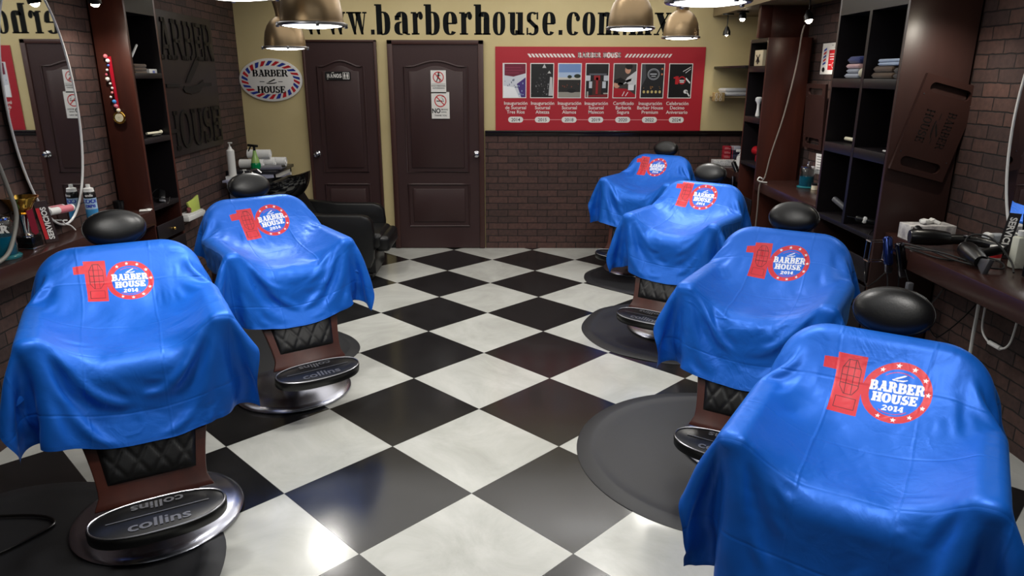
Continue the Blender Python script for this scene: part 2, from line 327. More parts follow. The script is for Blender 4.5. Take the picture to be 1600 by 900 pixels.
def low(ch):
    """condensed high-contrast lower case, x-height 1, ascender 1.34; returns (polygons, width)"""
    T, t = .27, .07
    V = lambda x, y0=0, y1=1.0, w=T: R4(x, x + w, y0, y1)
    sr = lambda x, y, w=.12: R4(x - w, x, y, y + t)
    if ch == 'b': return [V(.06, 0, 1.34), sr(.07, 1.34 - t, .08)] + ring(.38, .5, .34, .52, T, t, -90, 90, 2.6) + [R4(.3, .4, -.02, .05), R4(.3, .4, .95, 1.02), [(.2, .12), (.33, .12), (.33, -.02), (.28, -.02)]], .72
    if ch == 'h': return [V(.06, 0, 1.34), sr(.07, 1.34 - t, .08), V(.44, 0, .72), R4(0, .38, 0, t), R4(.39, .76, 0, t)] + ring(.45, .7, .26, .32, T * .95, t, 0, 165, 2.6), .78
    if ch == 'a': return [V(.4, .04, .72)] + ring(.38, .7, .29, .32, T, t, 0, 170, 2.4) + ring(.33, .28, .31, .3, T * .95, t, 80, 290, 2.4) + ring(.68, .12, .2, .14, .1, t, 180, 300) + [R4(.06, .28, .64, .84)], .78
    if ch == 'r': return [V(.1, 0, .95), sr(.1, 1 - t, .1), R4(.1, .3, 1 - t, 1), R4(.02, .46, 0, t)] + ring(.52, .76, .2, .26, .1, t, 60, 180, 2.2) + ring(.56, .82, .12, .16, .12, .16, 0, 360), .68
    if ch == 'e': return ring(.37, .5, .35, .52, T, t, 0, 318, 2.6, 30) + [R4(.2, .66, .5 - t / 2, .5 + t / 2)], .73
    if ch == 'o': return ring(.37, .5, .36, .52, T, t, n=2.6, seg=30), .74
    if ch == 'c': return ring(.37, .5, .35, .52, T, t, 38, 318, 2.6, 30) + ring(.6, .74, .11, .14, .11, .14), .7
    if ch == 'u': return [V(.1, .25, 1), sr(.1, 1 - t, .1), V(.5, 0, 1), sr(.5, 1 - t, .1), R4(.5, .86, 0, t)] + ring(.36, .27, .26, .29, T * .9, t, 180, 350, 2.6), .84
    if ch == 's': return ring(.34, .75, .3, .27, T * .8, t, 40, 220, 2.4) + ring(.34, .25, .31, .27, T * .8, t, -140, 45, 2.4) + [[(.06, .62), (.22, .72), (.64, .36), (.5, .24)], R4(.54, .62, .68, 1), R4(.04, .12, 0, .32)], .7
    if ch == 'm': return [V(.08), sr(.09, 1 - t, .09), V(.46, 0, .72), V(.84, 0, .72), R4(.0, .4, 0, t), R4(.42, .78, 0, t), R4(.8, 1.18, 0, t)] + ring(.47, .7, .26, .32, T * .95, t, 0, 160, 2.6) + ring(.85, .7, .26, .32, T * .95, t, 0, 160, 2.6), 1.18
    if ch == 'w': return [[(.06, 1), (.06 + T, 1), (.46, 0), (.34, 0)], [(.52, 1), (.58, 1), (.42, 0), (.36, 0)], [(.42, 1), (.42 + T, 1), (.82, 0), (.7, 0)], [(.9, 1), (.96, 1), (.78, 0), (.72, 0)], R4(0, .42, 1 - t, 1), R4(.36, .75, 1 - t, 1), R4(.8, 1.02, 1 - t, 1)], 1.0
    if ch == 'x': return [[(.06, 1), (.06 + T * 1.1, 1), (.76, 0), (.76 - T * 1.1, 0)], [(.62, 1), (.69, 1), (.16, 0), (.09, 0)], R4(0, .42, 1 - t, 1), R4(.52, .78, 1 - t, 1), R4(0, .26, 0, t), R4(.4, .82, 0, t)], .82
    if ch == '.': return [R4(.04, .28, 0, .22)], .3
    return [], .4
def place(polys, sx, sy, ox, oy, rot=0):
    c, s_ = math.cos(rot), math.sin(rot)
    return [[(ox + c * x * sx - s_ * y * sy, oy + s_ * x * sx + c * y * sy) for x, y in p] for p in polys]
def sans(txt, h, ox=0, oy=0, bold=.0, align='CENTER', rot=0, sx=1):
    """Blender's own built-in font turned into flat triangles"""
    cu = bpy.data.curves.new('t', 'FONT'); cu.body = txt; cu.size = 1; cu.align_x = align; cu.offset = bold; cu.resolution_u = 3
    o = bpy.data.objects.new('t', cu); SC.collection.objects.link(o); dg = bpy.context.evaluated_depsgraph_get(); dg.update()
    me = o.evaluated_get(dg).to_mesh(); k = h / .69
    tri = [[(me.vertices[i].co.x * sx * k, me.vertices[i].co.y * k) for i in p.vertices] for p in me.polygons]
    o.evaluated_get(dg).to_mesh_clear(); bpy.data.objects.remove(o); bpy.data.curves.remove(cu)
    return place(tri, 1, 1, ox, oy, rot)
def ell(cx, cy, rx, ry=None, n=24): return [(cx + rx * math.cos(2 * PI * k / n), cy + (rx if ry is None else ry) * math.sin(2 * PI * k / n)) for k in range(n)]
def line(x0, y0, x1, y1, w):
    d = math.hypot(x1 - x0, y1 - y0) or 1; nx, ny = -(y1 - y0) / d * w / 2, (x1 - x0) / d * w / 2
    return [(x0 + nx, y0 + ny), (x0 - nx, y0 - ny), (x1 - nx, y1 - ny), (x1 + nx, y1 + ny)]
def star(cx, cy, r, rot=0): return [[(cx, cy)] + [(cx + rr * math.cos(rot + PI / 2 + a), cy + rr * math.sin(rot + PI / 2 + a)) for a, rr in ((2 * PI * k / 5 - PI / 5, r * .42), (2 * PI * k / 5, r), (2 * PI * k / 5 + PI / 5, r * .42))] for k in range(5)]
RAZOR = [[(-.5, -.05), (-.1, .12), (.1, .12), (.42, -.06), (.55, -.16), (.5, -.24), (.3, -.18), (.05, 0), (-.1, 0), (-.46, -.12)][::-1],
         [(-.12, .06), (.02, .14), (.34, .5), (.24, .56), (-.02, .3)][::-1]]
RAZOR = [[(-.34, -.02), (-.2, .1), (.34, .46), (.5, .44), (.42, .32), (-.12, -.02)], [(-.5, -.14), (-.42, -.2), (-.1, -.24), (.35, -.2), (.62, -.06), (.6, .02), (.3, -.06), (-.1, -.1), (-.42, -.08)]]
# ================================================================== THE ROOM
YB = 7.585
def lw(y): return -2.55 if y < 3.5 else -2.55 - .049 * (y - 3.5)
RW = 2.53
CEIL = 2.75
g = G(); g.bx(-3.1, 2.9, -2.2, YB + .3, -.1, 0); struct(g.obj('floor', floor_mat(), smooth=0))
g = G(); g.bx(-3.1, 2.9, -2.2, YB + .3, CEIL, CEIL + .1); struct(g.obj('ceiling', mat('ceiling_paint', (188, 170, 126), .7), smooth=0))
g = G(); g.bx(-3.1, 2.9, YB, YB + .2, 0, CEIL); struct(g.obj('wall_back', YELLOW, smooth=0))
BR_SIDE = brick_mat('brick_side', (82, 58, 52), (56, 42, 41), (22, 16, 16), 1)
BR_BACK = brick_mat('brick_back', (84, 58, 53), (64, 46, 43), (24, 18, 18), 0)
g = G(); g.prism([(-3.0, -2.2), (-2.55, -2.2), (-2.55, 3.5), (lw(YB + .05), YB + .05), (-3.0, YB + .05)], (0, 0, 0), (1, 0, 0), (0, 1, 0), CEIL); struct(g.obj('wall_left', BR_SIDE, smooth=0))
g = G(); g.bx(RW, RW + .3, -2.2, YB + .05, 0, CEIL); struct(g.obj('wall_right', BR_SIDE, smooth=0))
g = G(); g.bx(-3.0, 2.8, -2.3, -2.1, 0, CEIL); struct(g.obj('wall_front', mat('front_wall', (120, 112, 100), .6), smooth=0))
# brick wainscot with its dark cap rail right of the doors
g = G(); g.bx(-.245, RW, YB - .02, YB + .01, 0, 1.222); struct(g.obj('trim_1', BR_BACK, smooth=0))
g = G(); g.bx(-.245, RW, YB - .036, YB, 1.222, 1.262, bev=.006); g.bx(-.245, RW, YB - .028, YB, 1.205, 1.224, bev=.004); struct(g.obj('trim_2', mat('cap_rail', (26, 20, 20), .15)))
g = G(); g.bx(-2.74, -2.1, YB - .012, YB, 0, .075, bev=.003); g.bx(-1.335, -1.228, YB - .012, YB, 0, .075, bev=.003); struct(g.obj('baseboard_back', mat('black_skirting', (16, 16, 17), .2)))
# lowered soffits over the work stations
g = G(); g.bx(2.05, RW + .01, -2.1, YB, 2.38, CEIL); struct(g.obj('trim_3', mat('soffit_tan', (128, 112, 82), .6), smooth=0))
g = G(); g.bx(lw(4) - .03, -2.2, -2.1, 5.12, 2.33, CEIL); struct(g.obj('trim_4', mat('soffit_dark', (44, 36, 34), .5), smooth=0))

# ------------------------------------------------------------------ doors
def arch(x0, x1, z0, z1, rise, inset=0, n=14):
    x0 += inset; x1 -= inset; z0 += inset; z1 -= inset
    pts = [(x0, z0), (x1, z0)]
    for k in range(n + 1):
        t = k / n; e = .12
        u = (t - e) / (1 - 2 * e)
        h = 0 if u <= 0 or u >= 1 else rise * math.sin(PI * u) ** 1.3
        pts.append((x1 + (x0 - x1) * t, z1 + h))
    return pts
def door(name, x0, x1, frame_w, knob_x, hinge_x=None):
    r = semp(name); r.location = ((x0 + x1) / 2, YB, 0); X = r.location.x
    fr = G(); y0, y1 = -.045, .0; a, b = x0 - X, x1 - X
    fr.bx(a, a + frame_w, y0, y1, .004, 2.152, bev=.006); fr.bx(b - frame_w, b, y0, y1, .004, 2.152, bev=.006); fr.bx(a, b, y0, y1, 2.152 - frame_w * .8, 2.152, bev=.006)
    fr.obj('door_frame', mat('frame_brown', (66, 40, 36), .4), r)
    lf = G(); a2, b2 = a + frame_w * .9, b - frame_w * .9; lf.bx(a2, b2, -.03, -.002, .008, 2.152 - frame_w * .8)
    mg = .115; pa, pb = a2 + mg, b2 - mg
    for (z0, z1, rise) in ((.83, 1.895, .055), (.25, .70, 0)):
        o1 = arch(pa, pb, z0, z1, rise)
        ringpts = [(x, -.032, z) for x, z in o1]
        lf.tube(ringpts, .011, 6, closed=True, smooth=1)
        lf.prism(arch(pa, pb, z0, z1, rise, .045), (0, -.028, 0), (1, 0, 0), (0, 0, 1), .016, bev=.008)
    lf.obj('door_leaf', DOORM, r)
    k = G(); kz = 1.018; kx = knob_x - X
    q = Matrix.Rotation(PI / 2, 3, 'X')
    k.lathe([(0, 0), (.033, 0), (.033, .006), (.014, .012), (.012, .035), (.022, .042), (.029, .055), (.027, .068), (.012, .075), (0, .075)], (kx, -.03, kz), 24, M=q)
    k.obj('door_knob', CHROME, r)
    if hinge_x:
        h = G(); h.cyl((hinge_x - X, -.036, 1.86), (hinge_x - X, -.036, 1.97), .008); h.obj('hinge', STEEL, r)
    return r
door('door_1', -2.086, -1.336, .028, -2.005, -1.36)
door('door_2', -1.228, -.255, .055, -.335)

# ------------------------------------------------------------------ web address lettering on the back wall
def px2X(px): return -1.2287 + (px - 605) * (2.0060 + 1.2287) / (1103.5 - 605) * 1.0
word = [('w', 476, 508), ('w', 510, 542), ('w', 544, 575), ('.', 580, 587), ('b', 588, 611.5), ('a', 616.5, 642), ('r', 643.5, 662), ('b', 664, 688), ('e', 692, 715.5), ('r', 718, 738), ('h', 741, 767), ('o', 769.5, 789.5), ('u', 793.5, 818.5), ('s', 821, 842.5), ('e', 846, 867.5), ('.', 871, 878.5), ('c', 883.5, 904.5), ('o', 908.5, 929), ('m', 932, 967), ('.', 971, 978), ('m', 981, 1017), ('x', 1020, 1047.5)]
wl = thing('wall_lettering', 'large black web address lettering along the top of the yellow back wall', 'lettering', (.2, YB, 2.2))
for ch, a, b in word:
    P, w = low(ch); xa, xb = px2X(a), px2X(b)
    g = G(); g.polys(place(P, (xb - xa) / w, .213, xa, 2.204), (-.2, 0, -2.2), (1, 0, 0), (0, 0, 1), off=.001); g.obj('letter' if ch != '.' else 'full_stop', mat('black_vinyl', (11, 14, 16), .8, spec=.2), wl, smooth=0)

# ------------------------------------------------------------------ oval shop sign
t = thing('oval_sign', 'white oval barber sign with red and blue striped rim on yellow wall', 'sign', (-2.43, YB, 1.762))
g = G(); g.prism(ell(0, 0, .322, .212, 64), (0, -.002, 0), (1, 0, 0), (0, 0, 1), .022, bev=.004); g.obj('board', WHITE, t)
g = G(); rx, ry, rx2, ry2 = .298, .188, .236, .142
n = 26
for k in range(n):
    a0 = 2 * PI * k / n; dw = 2 * PI / n * .62; sl = .16
    g.m(RED if k % 2 else BLUE)
    pts = []
    for i in range(4): a = a0 + dw * i / 3; pts.append((rx * math.cos(a), ry * math.sin(a)))
    for i in range(3, -1, -1): a = a0 + dw * i / 3 + sl; pts.append((rx2 * math.cos(a), ry2 * math.sin(a)))
    g.polys([pts], (0, -.0245, 0), (1, 0, 0), (0, 0, 1))
g.obj('striped_border', None, t, smooth=0)
g = G(); P, w = capword('BARBER', .27, .12, .05, .0); s_ = .36 / w; g.polys(place(P, s_, .068, -.18, .034), (0, -.0245, 0), (1, 0, 0), (0, 0, 1))
P, w = capword('HOUSE', .27, .12, .05, .01); s_ = .29 / w; g.polys(place(P, s_, .068, -.145, -.128), (0, -.0245, 0), (1, 0, 0), (0, 0, 1))
g.polys(place(RAZOR, .1, .07, 0, -.022), (0, -.0245, 0), (1, 0, 0), (0, 0, 1)); g.polys([R4(-.115, -.065, -.019, -.013), R4(.075, .12, -.019, -.013)], (0, -.0245, 0), (1, 0, 0), (0, 0, 1))
g.obj('lettering', BLACK, t, smooth=0)

# ------------------------------------------------------------------ small signs on the doors
def plate(name, label, cat, O, ex, ey, w, h, base, items, th=.004, group=None):
    """a flat sign: base plate plus printed shapes [(material, polygons)] in its own mesh"""
    O, ex, ey = Vector(O), Vector(ex).normalized(), Vector(ey).normalized()
    g = G(); g.m(base).prism(R4(-w / 2, w / 2, -h / 2, h / 2), (0, 0, 0), ex, ey, th)
    for i, (m_, P) in enumerate(items): g.m(m_).polys(P, (0, 0, 0), ex, ey, off=th + .0003 * (i + 1))
    o = g.obj(name, None, None, smooth=0, loc=O)
    return tag(o, label, cat, group) if cat else o
yd = YB - .046
P, w_ = capword('BANOS', .26, .17, .03, .08)
items = [(WHITE, place(P, .15 / w_, .040, -.112, -.02)), (WHITE, [line(-.062, .028, -.038, .032, .006), R4(-.11, -.10, -.034, -.029)]),
         (WHITE, [R4(.050, .115, -.033, .033)]), (BLACK, [R4(.054, .111, -.029, .029)])]
for cx in (.069, .096): items.append((WHITE, [ell(cx, .019, .006), R4(cx - .009, cx + .009, -.007, .012), R4(cx - .007, cx - .0015, -.026, -.007), R4(cx + .0015, cx + .007, -.026, -.007)]))
plate('restroom_sign', 'small black restroom sign on the left brown door', 'sign', (-1.735, YB - .0525, 1.805), (1, 0, 0), (0, 0, 1), .255, .082, BLACK, items, .003)
def prohibit(cy, r): return [(RED, [q for q in ring(0, cy, r, r, r * .16, r * .16)]), ]
man = [ell(.004, .085, .009), line(.003, .075, -.004, .035, .018), line(-.004, .038, -.022, .0, .009), line(-.002, .038, .014, .022, .009), line(.014, .022, .016, .0, .008), line(.002, .068, -.02, .05, .006), line(.004, .068, .022, .058, .006)]
items = [(BLACK, [[(x, y - .0) for x, y in p] for p in man])] + prohibit(.045, .056) + [(RED, [line(-.038, .084, .038, .006, .009)]), (BLACK, [R4(-.07, .07, -.0225, -.02)] + sans('SOLO PERSONAL', .013, 0, -.046, .02) + sans('AUTORIZADO', .013, 0, -.068, .02))]
plate('access_sign', 'white no entry sign with walking figure, upper one on door', 'sign', (-.715, YB - .0535, 1.748), (1, 0, 0), (0, 0, 1), .155, .225, WHITE, items, .003)
cig = [R4(-.04, .02, .038, .048), R4(.024, .034, .038, .048), line(.02, .06, .034, .056, .004), line(.014, .072, .03, .064, .004), line(.01, .082, .02, .09, .004), line(.02, .09, .034, .084, .004)]
items = [(BLACK, cig)] + prohibit(.045, .062) + [(RED, [line(-.042, .088, .042, .002, .01)]), (BLACK, sans('NO', .045, -.045, -.076, .03, sx=.85) + sans('SMOKING', .014, .04, -.048, .01, sx=.8) + sans('VAPING', .014, .032, -.074, .01, sx=.8) + sans('THANK YOU', .015, 0, -.108, .02))]
plate('no_smoking_sign', 'white no smoking sign, lower one on the wide door', 'sign', (-.70, YB - .0535, 1.515), (1, 0, 0), (0, 0, 1), .185, .265, WHITE, items, .003)

# ------------------------------------------------------------------ red history banner
BW, BH = 2.138, .83
ban = thing('history_banner', 'long red anniversary banner with seven photographs on the yellow wall', 'banner', (.934, YB - .004, 1.677))
REDB = flatcol((172, 36, 48), .45)
g = G(); g.m(REDB).prism(R4(-BW / 2, BW / 2, -BH / 2, BH / 2), (0, 0, 0), (1, 0, 0), (0, 0, 1), .006)
def bxz(px, py): return ((px - 938.5) * BW / 329.5 * (1 + .028 * (py - 73) / 131), BH / 2 - (py - 73.2) * BH / 131)
EX, EZ = (1, 0, 0), (0, 0, 1)
P, w_ = capword('BARBER HOUSE', .3, .2, .05, .02)
g.m(WHITE).polys(place(P, .44 / w_, .052, bxz(902.5, 0)[0], bxz(0, 90)[1]), (0, 0, 0), EX, EZ, off=.0065)
for k in range(13):
    x = bxz(823 + k * 5.75, 0)[0]; z0, z1 = bxz(0, 89.5)[1], bxz(0, 84)[1]
    g.polys([[(x + .02, z0), (x + .042, z0), (x + .018, z1), (x - .006, z1)]], (0, 0, 0), EX, EZ, off=.0065)
    x = bxz(977 + k * 5.75, 0)[0]
    g.polys([[(x, z0), (x + .02, z0), (x + .044, z1), (x + .024, z1)]], (0, 0, 0), EX, EZ, off=.0065)
cols = [804, 847.5, 891, 934.5, 978.5, 1022, 1066]
texts = [('Inauguración', 'de Sucursal', 'Tres Ríos', '2014'), ('Inauguración', 'Sucursal', 'Altezza', '2015'), ('Inauguración', 'Sucursal', 'Alamos', '2018'), ('Inauguración', 'Sucursal', 'Malecon', '2019'), ('Certificado', 'Barbería', 'Segura', '2020'), ('Inauguración', 'Barber House', 'Premium', '2022'), ('Celebración', 'Decimo', 'Aniversario', '2024')]
zl = bxz(0, 187)[1]
g.m(flatcol((224, 150, 150))).polys([R4(bxz(804, 0)[0], bxz(1066, 0)[0] + .0, zl - .003, zl + .003)], (0, 0, 0), EX, EZ, off=.0062)
for cx, tx in zip(cols, texts):
    xw = (cx - 938.5) * BW / 329.5 * .985
    g.m(WHITE)
    for i, ln in enumerate(tx[:3]): g.polys(sans(ln, .033, xw, bxz(0, 163.2 + 7 * i)[1], .012), (0, 0, 0), EX, EZ, off=.0065)
    pill = [(xw + .048 + .03 * math.cos(a), zl + .03 * math.sin(a)) for a in [PI * (-.5 + k / 8) for k in range(9)]] + [(xw - .048 + .03 * math.cos(a), zl + .03 * math.sin(a)) for a in [PI * (.5 + k / 8) for k in range(9)]]
    g.polys([pill], (0, 0, 0), EX, EZ, off=.0066)
    g.m(flatcol((50, 36, 60))).polys(sans(tx[3], .032, xw, zl - .016, .012), (0, 0, 0), EX, EZ, off=.007)
g.obj('banner_sheet', None, ban, smooth=0)
F = flatcol
def photo(i, items, frame=True):
    xw = (cols[i] - 938.5) * BW / 329.5 * 1.0; zc = bxz(0, 125.5)[1]; w, h = .243, .345
    g = G(); g.m(WHITE).prism(R4(-w / 2, w / 2, -h / 2, h / 2), (0, 0, 0), EX, EZ, .002, off=.0)
    for k, (c, P) in enumerate(items):
        g.m(F(c)).polys([[(max(-.5, min(.5, x)) * (w - .016), max(-.5, min(.5, y)) * (h - .016)) for x, y in p] for p in P], (0, 0, 0), EX, EZ, off=.0022 + .0002 * k)
    g.obj('photograph', None, ban, smooth=0, loc=(xw, -.0062, zc))
S = R4(-.5, .5, -.5, .5)
rnd = random.Random(3)
def speck(n, x0, x1, y0, y1, s0=.02, s1=.06): return [R4(x, x + rnd.uniform(s0, s1), y, y + rnd.uniform(s0, s1)) for x, y in [(rnd.uniform(x0, x1), rnd.uniform(y0, y1)) for _ in range(n)]]
photo(0, [((206, 210, 220), [S]), ((110, 28, 52), [[(-.45, .5), (.5, .5), (.5, .22), (-.05, .12), (-.45, .16)]]), ((140, 50, 76), [R4(-.4, .4, .3, .32), R4(-.42, .3, .38, .4), R4(-.4, .2, .22, .24)]), ((70, 50, 120), [[(.1, -.1), (.5, .1), (.5, -.5), (.3, -.5)]]), ((120, 130, 150), speck(16, -.45, .1, -.45, .05)), ((240, 242, 246), [[(-.5, -.5), (.2, -.5), (.0, -.2), (-.5, -.15)]]), ((150, 170, 200), speck(8, .1, .4, -.45, -.1, .03, .05))])
photo(1, [((30, 30, 32), [S]), ((70, 70, 72), speck(26, -.5, .45, -.45, .4)), ((190, 190, 190), [[(0, .38), (.18, .38), (.1, .5)], [(.24, .22), (.4, .22), (.32, .3)], [(.3, -.45), (.5, -.45), (.46, .1), (.36, .12)]]), ((120, 120, 122), speck(12, -.3, .3, -.45, -.1))])
photo(2, [((112, 142, 190), [S]), ((168, 188, 216), [R4(-.5, .5, .1, .25)]), ((40, 38, 36), [R4(-.5, .5, -.36, .06)]), ((200, 196, 186), [R4(-.5, .5, .03, .1)]), ((36, 46, 34), [ell(.35, .14, .15, .06), ell(0, .12, .1, .05)]), ((150, 146, 136), [R4(-.5, .5, -.5, -.34)]), ((24, 24, 26), [ell(.1, -.3, .2, .06)]), ((120, 60, 40), speck(6, -.4, .4, -.25, -.1))])
photo(3, [((26, 24, 26), [S]), ((90, 92, 100), [R4(-.35, .42, .17, .22)]), ((150, 30, 36), [R4(-.14, .14, .02, .16), R4(-.05, .05, -.4, .1)]), ((196, 200, 208), [R4(-.5, -.3, .0, .16), R4(.3, .5, 0, .16), R4(-.36, -.22, -.22, -.02), R4(.24, .4, -.22, -.02)]), ((66, 40, 34), [R4(-.2, -.06, -.42, 0), R4(.06, .2, -.42, 0)]), ((120, 30, 34), [[(-.5, -.5), (.5, -.5), (.5, -.4), (-.5, -.44)]]), ((170, 168, 160), [R4(-.45, -.38, -.5, -.32), R4(.3, .5, -.4, -.36)])])
photo(4, [((60, 56, 54), [S]), ((206, 206, 208), [[(.1, .1), (.5, .3), (.5, -.1), (.3, -.2), (0, 0)], [(-.1, -.02), (.3, .08), (.28, 0), (-.05, -.1)]]), ((200, 150, 124), [ell(.12, .33, .13, .12), ell(-.36, -.12, .14, .1)]), ((20, 18, 18), [ell(.16, .43, .17, .09), [(-.5, .02), (-.2, .1), (.06, 0), (-.1, -.12), (-.5, -.05)], ell(-.2, -.1, .12, .05)]), ((170, 22, 36), [[(-.5, -.22), (.1, -.24), (.5, -.42), (.5, -.5), (-.5, -.5)]]), ((230, 230, 232), [R4(.16, .42, -.28, -.12), line(-.1, -.46, .0, -.32, .03), line(.05, -.46, .16, -.34, .03)])])
photo(5, [((34, 34, 36), [S]), ((74, 74, 78), [[(-.5, .5), (-.5, -.2), (-.28, .1), (-.34, .5)]]), ((196, 200, 206), ring(.04, .2, .27, .17, .02, .015) + ring(.04, .2, .22, .135, .01, .008) + [R4(-.12, .18, .19, .22), R4(-.06, .14, .13, .15)]), ((208, 190, 120), [ell(x, -.33, .055, .045, 12) for x in (-.36, -.18, 0, .18, .36)]), ((170, 120, 60), speck(9, -.45, .4, -.28, -.16, .02, .04)), ((214, 130, 90), [ell(.42, .36, .04, .03), ell(.42, .2, .04, .03)])])
LG = place([R4(-1.78, -.93, -1, 1), [(-2.25, .42), (-1.7, .42), (-1.7, .86), (-2.25, .8)]] + ring(0, 0, 1, 1, .3, .3), .17, .12, .08, .02)
photo(6, [((16, 14, 16), [S]), ((190, 34, 42), LG), ((226, 226, 226), [R4(-.03, .19, .0, .03), R4(-.01, .17, -.05, -.02), line(.1, .28, .45, .42, .02), line(.22, .24, .45, .36, .02), line(.25, .08, .45, -.06, .05), ell(.28, -.32, .1, .06), line(.3, -.3, .46, -.46, .05)])])

# ================================================================== PENDANT LAMPS AND SPOTS
def pendant(x, y, z, label, power, s=.8):
    x, y, z = x * .8, y * .8, 1.819 + (z - 1.819) * .8
    t = thing('pendant_lamp', label, 'lamp', (x, y, z), 0, 'bell shaped pendant lamps')
    g = G(); g.lathe([(.172, .0), (.168, .012), (.168, .03), (.165, .075), (.155, .13), (.135, .18), (.112, .212), (.088, .232), (.066, .246), (.058, .25), (.058, .262), (.062, .30), (.078, .365), (.08, .37), (.074, .375), (0, .377)], seg=48)
    g.obj('lamp_shade', SHADE, t).scale = (s, s, s)
    g = G(); g.lathe([(.158, .0), (.178, -.001), (.184, .004), (.184, .012), (.176, .018), (.168, .018)], seg=48)
    for k in range(4):
        a = k * PI / 2 + .4; g.box((.183 * math.cos(a), .183 * math.sin(a), .004), (.018, .018, .026), (0, 0, a), bev=.004)
    g.obj('clamp_rim', STEEL, t).scale = (s, s, s)
    g = G(); g.lathe([(0, -.012), (.09, -.009), (.15, -.001), (.166, .004), (.166, .008), (0, .008)], seg=48)
    o = g.obj('diffuser', mat('lamp_glow', (255, 252, 244), .4, emit=9), t); o.scale = (s, s, s)
    g = G(); g.cyl((0, 0, .37 * s), (0, 0, CEIL - z), .006); g.lathe([(0, CEIL - z - .025), (.05, CEIL - z - .025), (.055, CEIL - z), (0, CEIL - z)], seg=24); g.obj('cord', BLKPL, t)
    L = bpy.data.lights.new('lamp_light', 'AREA'); L.shape = 'DISK'; L.size = .24; L.energy = power; L.color = (1, .97, .92); L.spread = math.radians(150)
    lo = bpy.data.objects.new('lamp_light', L); SC.collection.objects.link(lo); lo.parent = t; lo.location = (0, 0, -.02)
pendant(-1.877, 6.301, 2.025, 'brass coloured bell pendant hanging farther back on the left', 11)
pendant(-1.073, 4.13, 2.071, 'brass coloured bell pendant overlapping the first letters of the wall lettering', 8)
pendant(.913, 5.64, 2.146, 'dark bell pendant hanging in front of the m of the web address', 8)  
pendant(1.651, 7.196, 2.156, 'smallest dark bell pendant hanging above the right end of the banner', 9)
pendant(.851, 3.247, 2.113, 'pendant at the top edge right of centre, mostly its glowing rim showing', 8)
pendant(-1.245, 3.481, 2.154, 'pendant cut by the top edge above the left wall corner', 8)
pendant(-1.75, 2.55, 2.2, 'pendant added out of view to light the nearest left chair', 8)  # unseen lamp, added to brighten the cape on this chair
pendant(1.25, 1.9, 2.2, 'pendant added out of view to light the nearest right chair', 8)  # likewise an added lamp above the view, lights the near right cape

def tube_light(y, x0, x1, label):
    t = thing('ceiling_tube', label, 'lamp', ((x0 + x1) / 2, y, CEIL)); w = (x1 - x0) / 2
    g = G(); g.bx(-w, w, -.04, .04, -.03, 0, bev=.006); g.obj('housing', WHITEPL, t)
    g = G(); g.cyl((-w + .02, 0, -.045), (w - .02, 0, -.045), .013); g.obj('tube', mat('tube_glow', (255, 255, 255), .4, emit=22), t)
tube_light(6.35, -.05, 1.15, 'white tube light on the ceiling, farther one'); tube_light(4.55, 0.0, 1.1, 'white tube light on the ceiling, nearer one')

def spot(x, y, ztop, z, label, power, name='spotlight', tilt=(0, 0, 0), col=(1, .93, .8), glow=60):
    t = thing(name, label, 'spotlight', (x, y, ztop), 0, 'small spotlights over the work stations')
    g = G(); g.lathe([(0, 0), (.055, 0), (.055, -.014), (0, -.014)], seg=28); g.cyl((0, 0, -.01), (0, 0, z - ztop + .09), .005, seg=10); g.obj('mount', BLKPL, t)
    q = Matrix.Rotation(tilt[1], 3, 'Y') @ Matrix.Rotation(tilt[0], 3, 'X')
    g = G(); g.lathe([(0, .045), (.012, .044), (.018, .035), (.024, .02), (.034, .0), (.036, -.035), (.032, -.035), (.03, -.01), (0, -.008)], (0, 0, z - ztop + .05), 28, M=q); g.obj('spot_head', BLKPL, t)
    g = G(); bc = Vector((0, 0, z - ztop + .05)) + q @ Vector((0, 0, -.032)); g.ball(bc, .025 if power > 5 else .012, seg=18); g.obj('bulb', mat('bulb_glow', (255, 240, 215), .4, emit=glow), t)
    if power:
        L = bpy.data.lights.new('spot_light', 'SPOT'); L.energy = power; L.spot_size = math.radians(125); L.spot_blend = .8; L.shadow_soft_size = .03; L.color = col
        lo = bpy.data.objects.new('spot_light', L); SC.collection.objects.link(lo); lo.parent = t; lo.location = bc + q @ Vector((0, 0, -.03)); lo.rotation_euler = q.to_euler()
spot(-2.36, 4.35, 2.33, 2.19, 'glaring small spotlight beside the tall cabinet at the upper left', 15, tilt=(.25, .1, 0))
spot(2.09, 7.2, 2.38, 2.17, 'small black spotlight hanging in front of the yellow wall, weakly lit', 4, glow=6)  # small glowing bulb with a weak beam
spot(2.27, 5.72, 2.38, 2.2, 'glaring spotlight above the middle station by the notice', 18, tilt=(-.2, -.1, 0))
spot(2.23, 3.66, 2.38, 2.19, 'glaring spotlight at the top right above the hanging board', 18, tilt=(.35, 0, 0))
spot(2.15, 6.95, 2.38, 2.3, 'small lit spotlight half hidden behind the far shelf tower', 6)

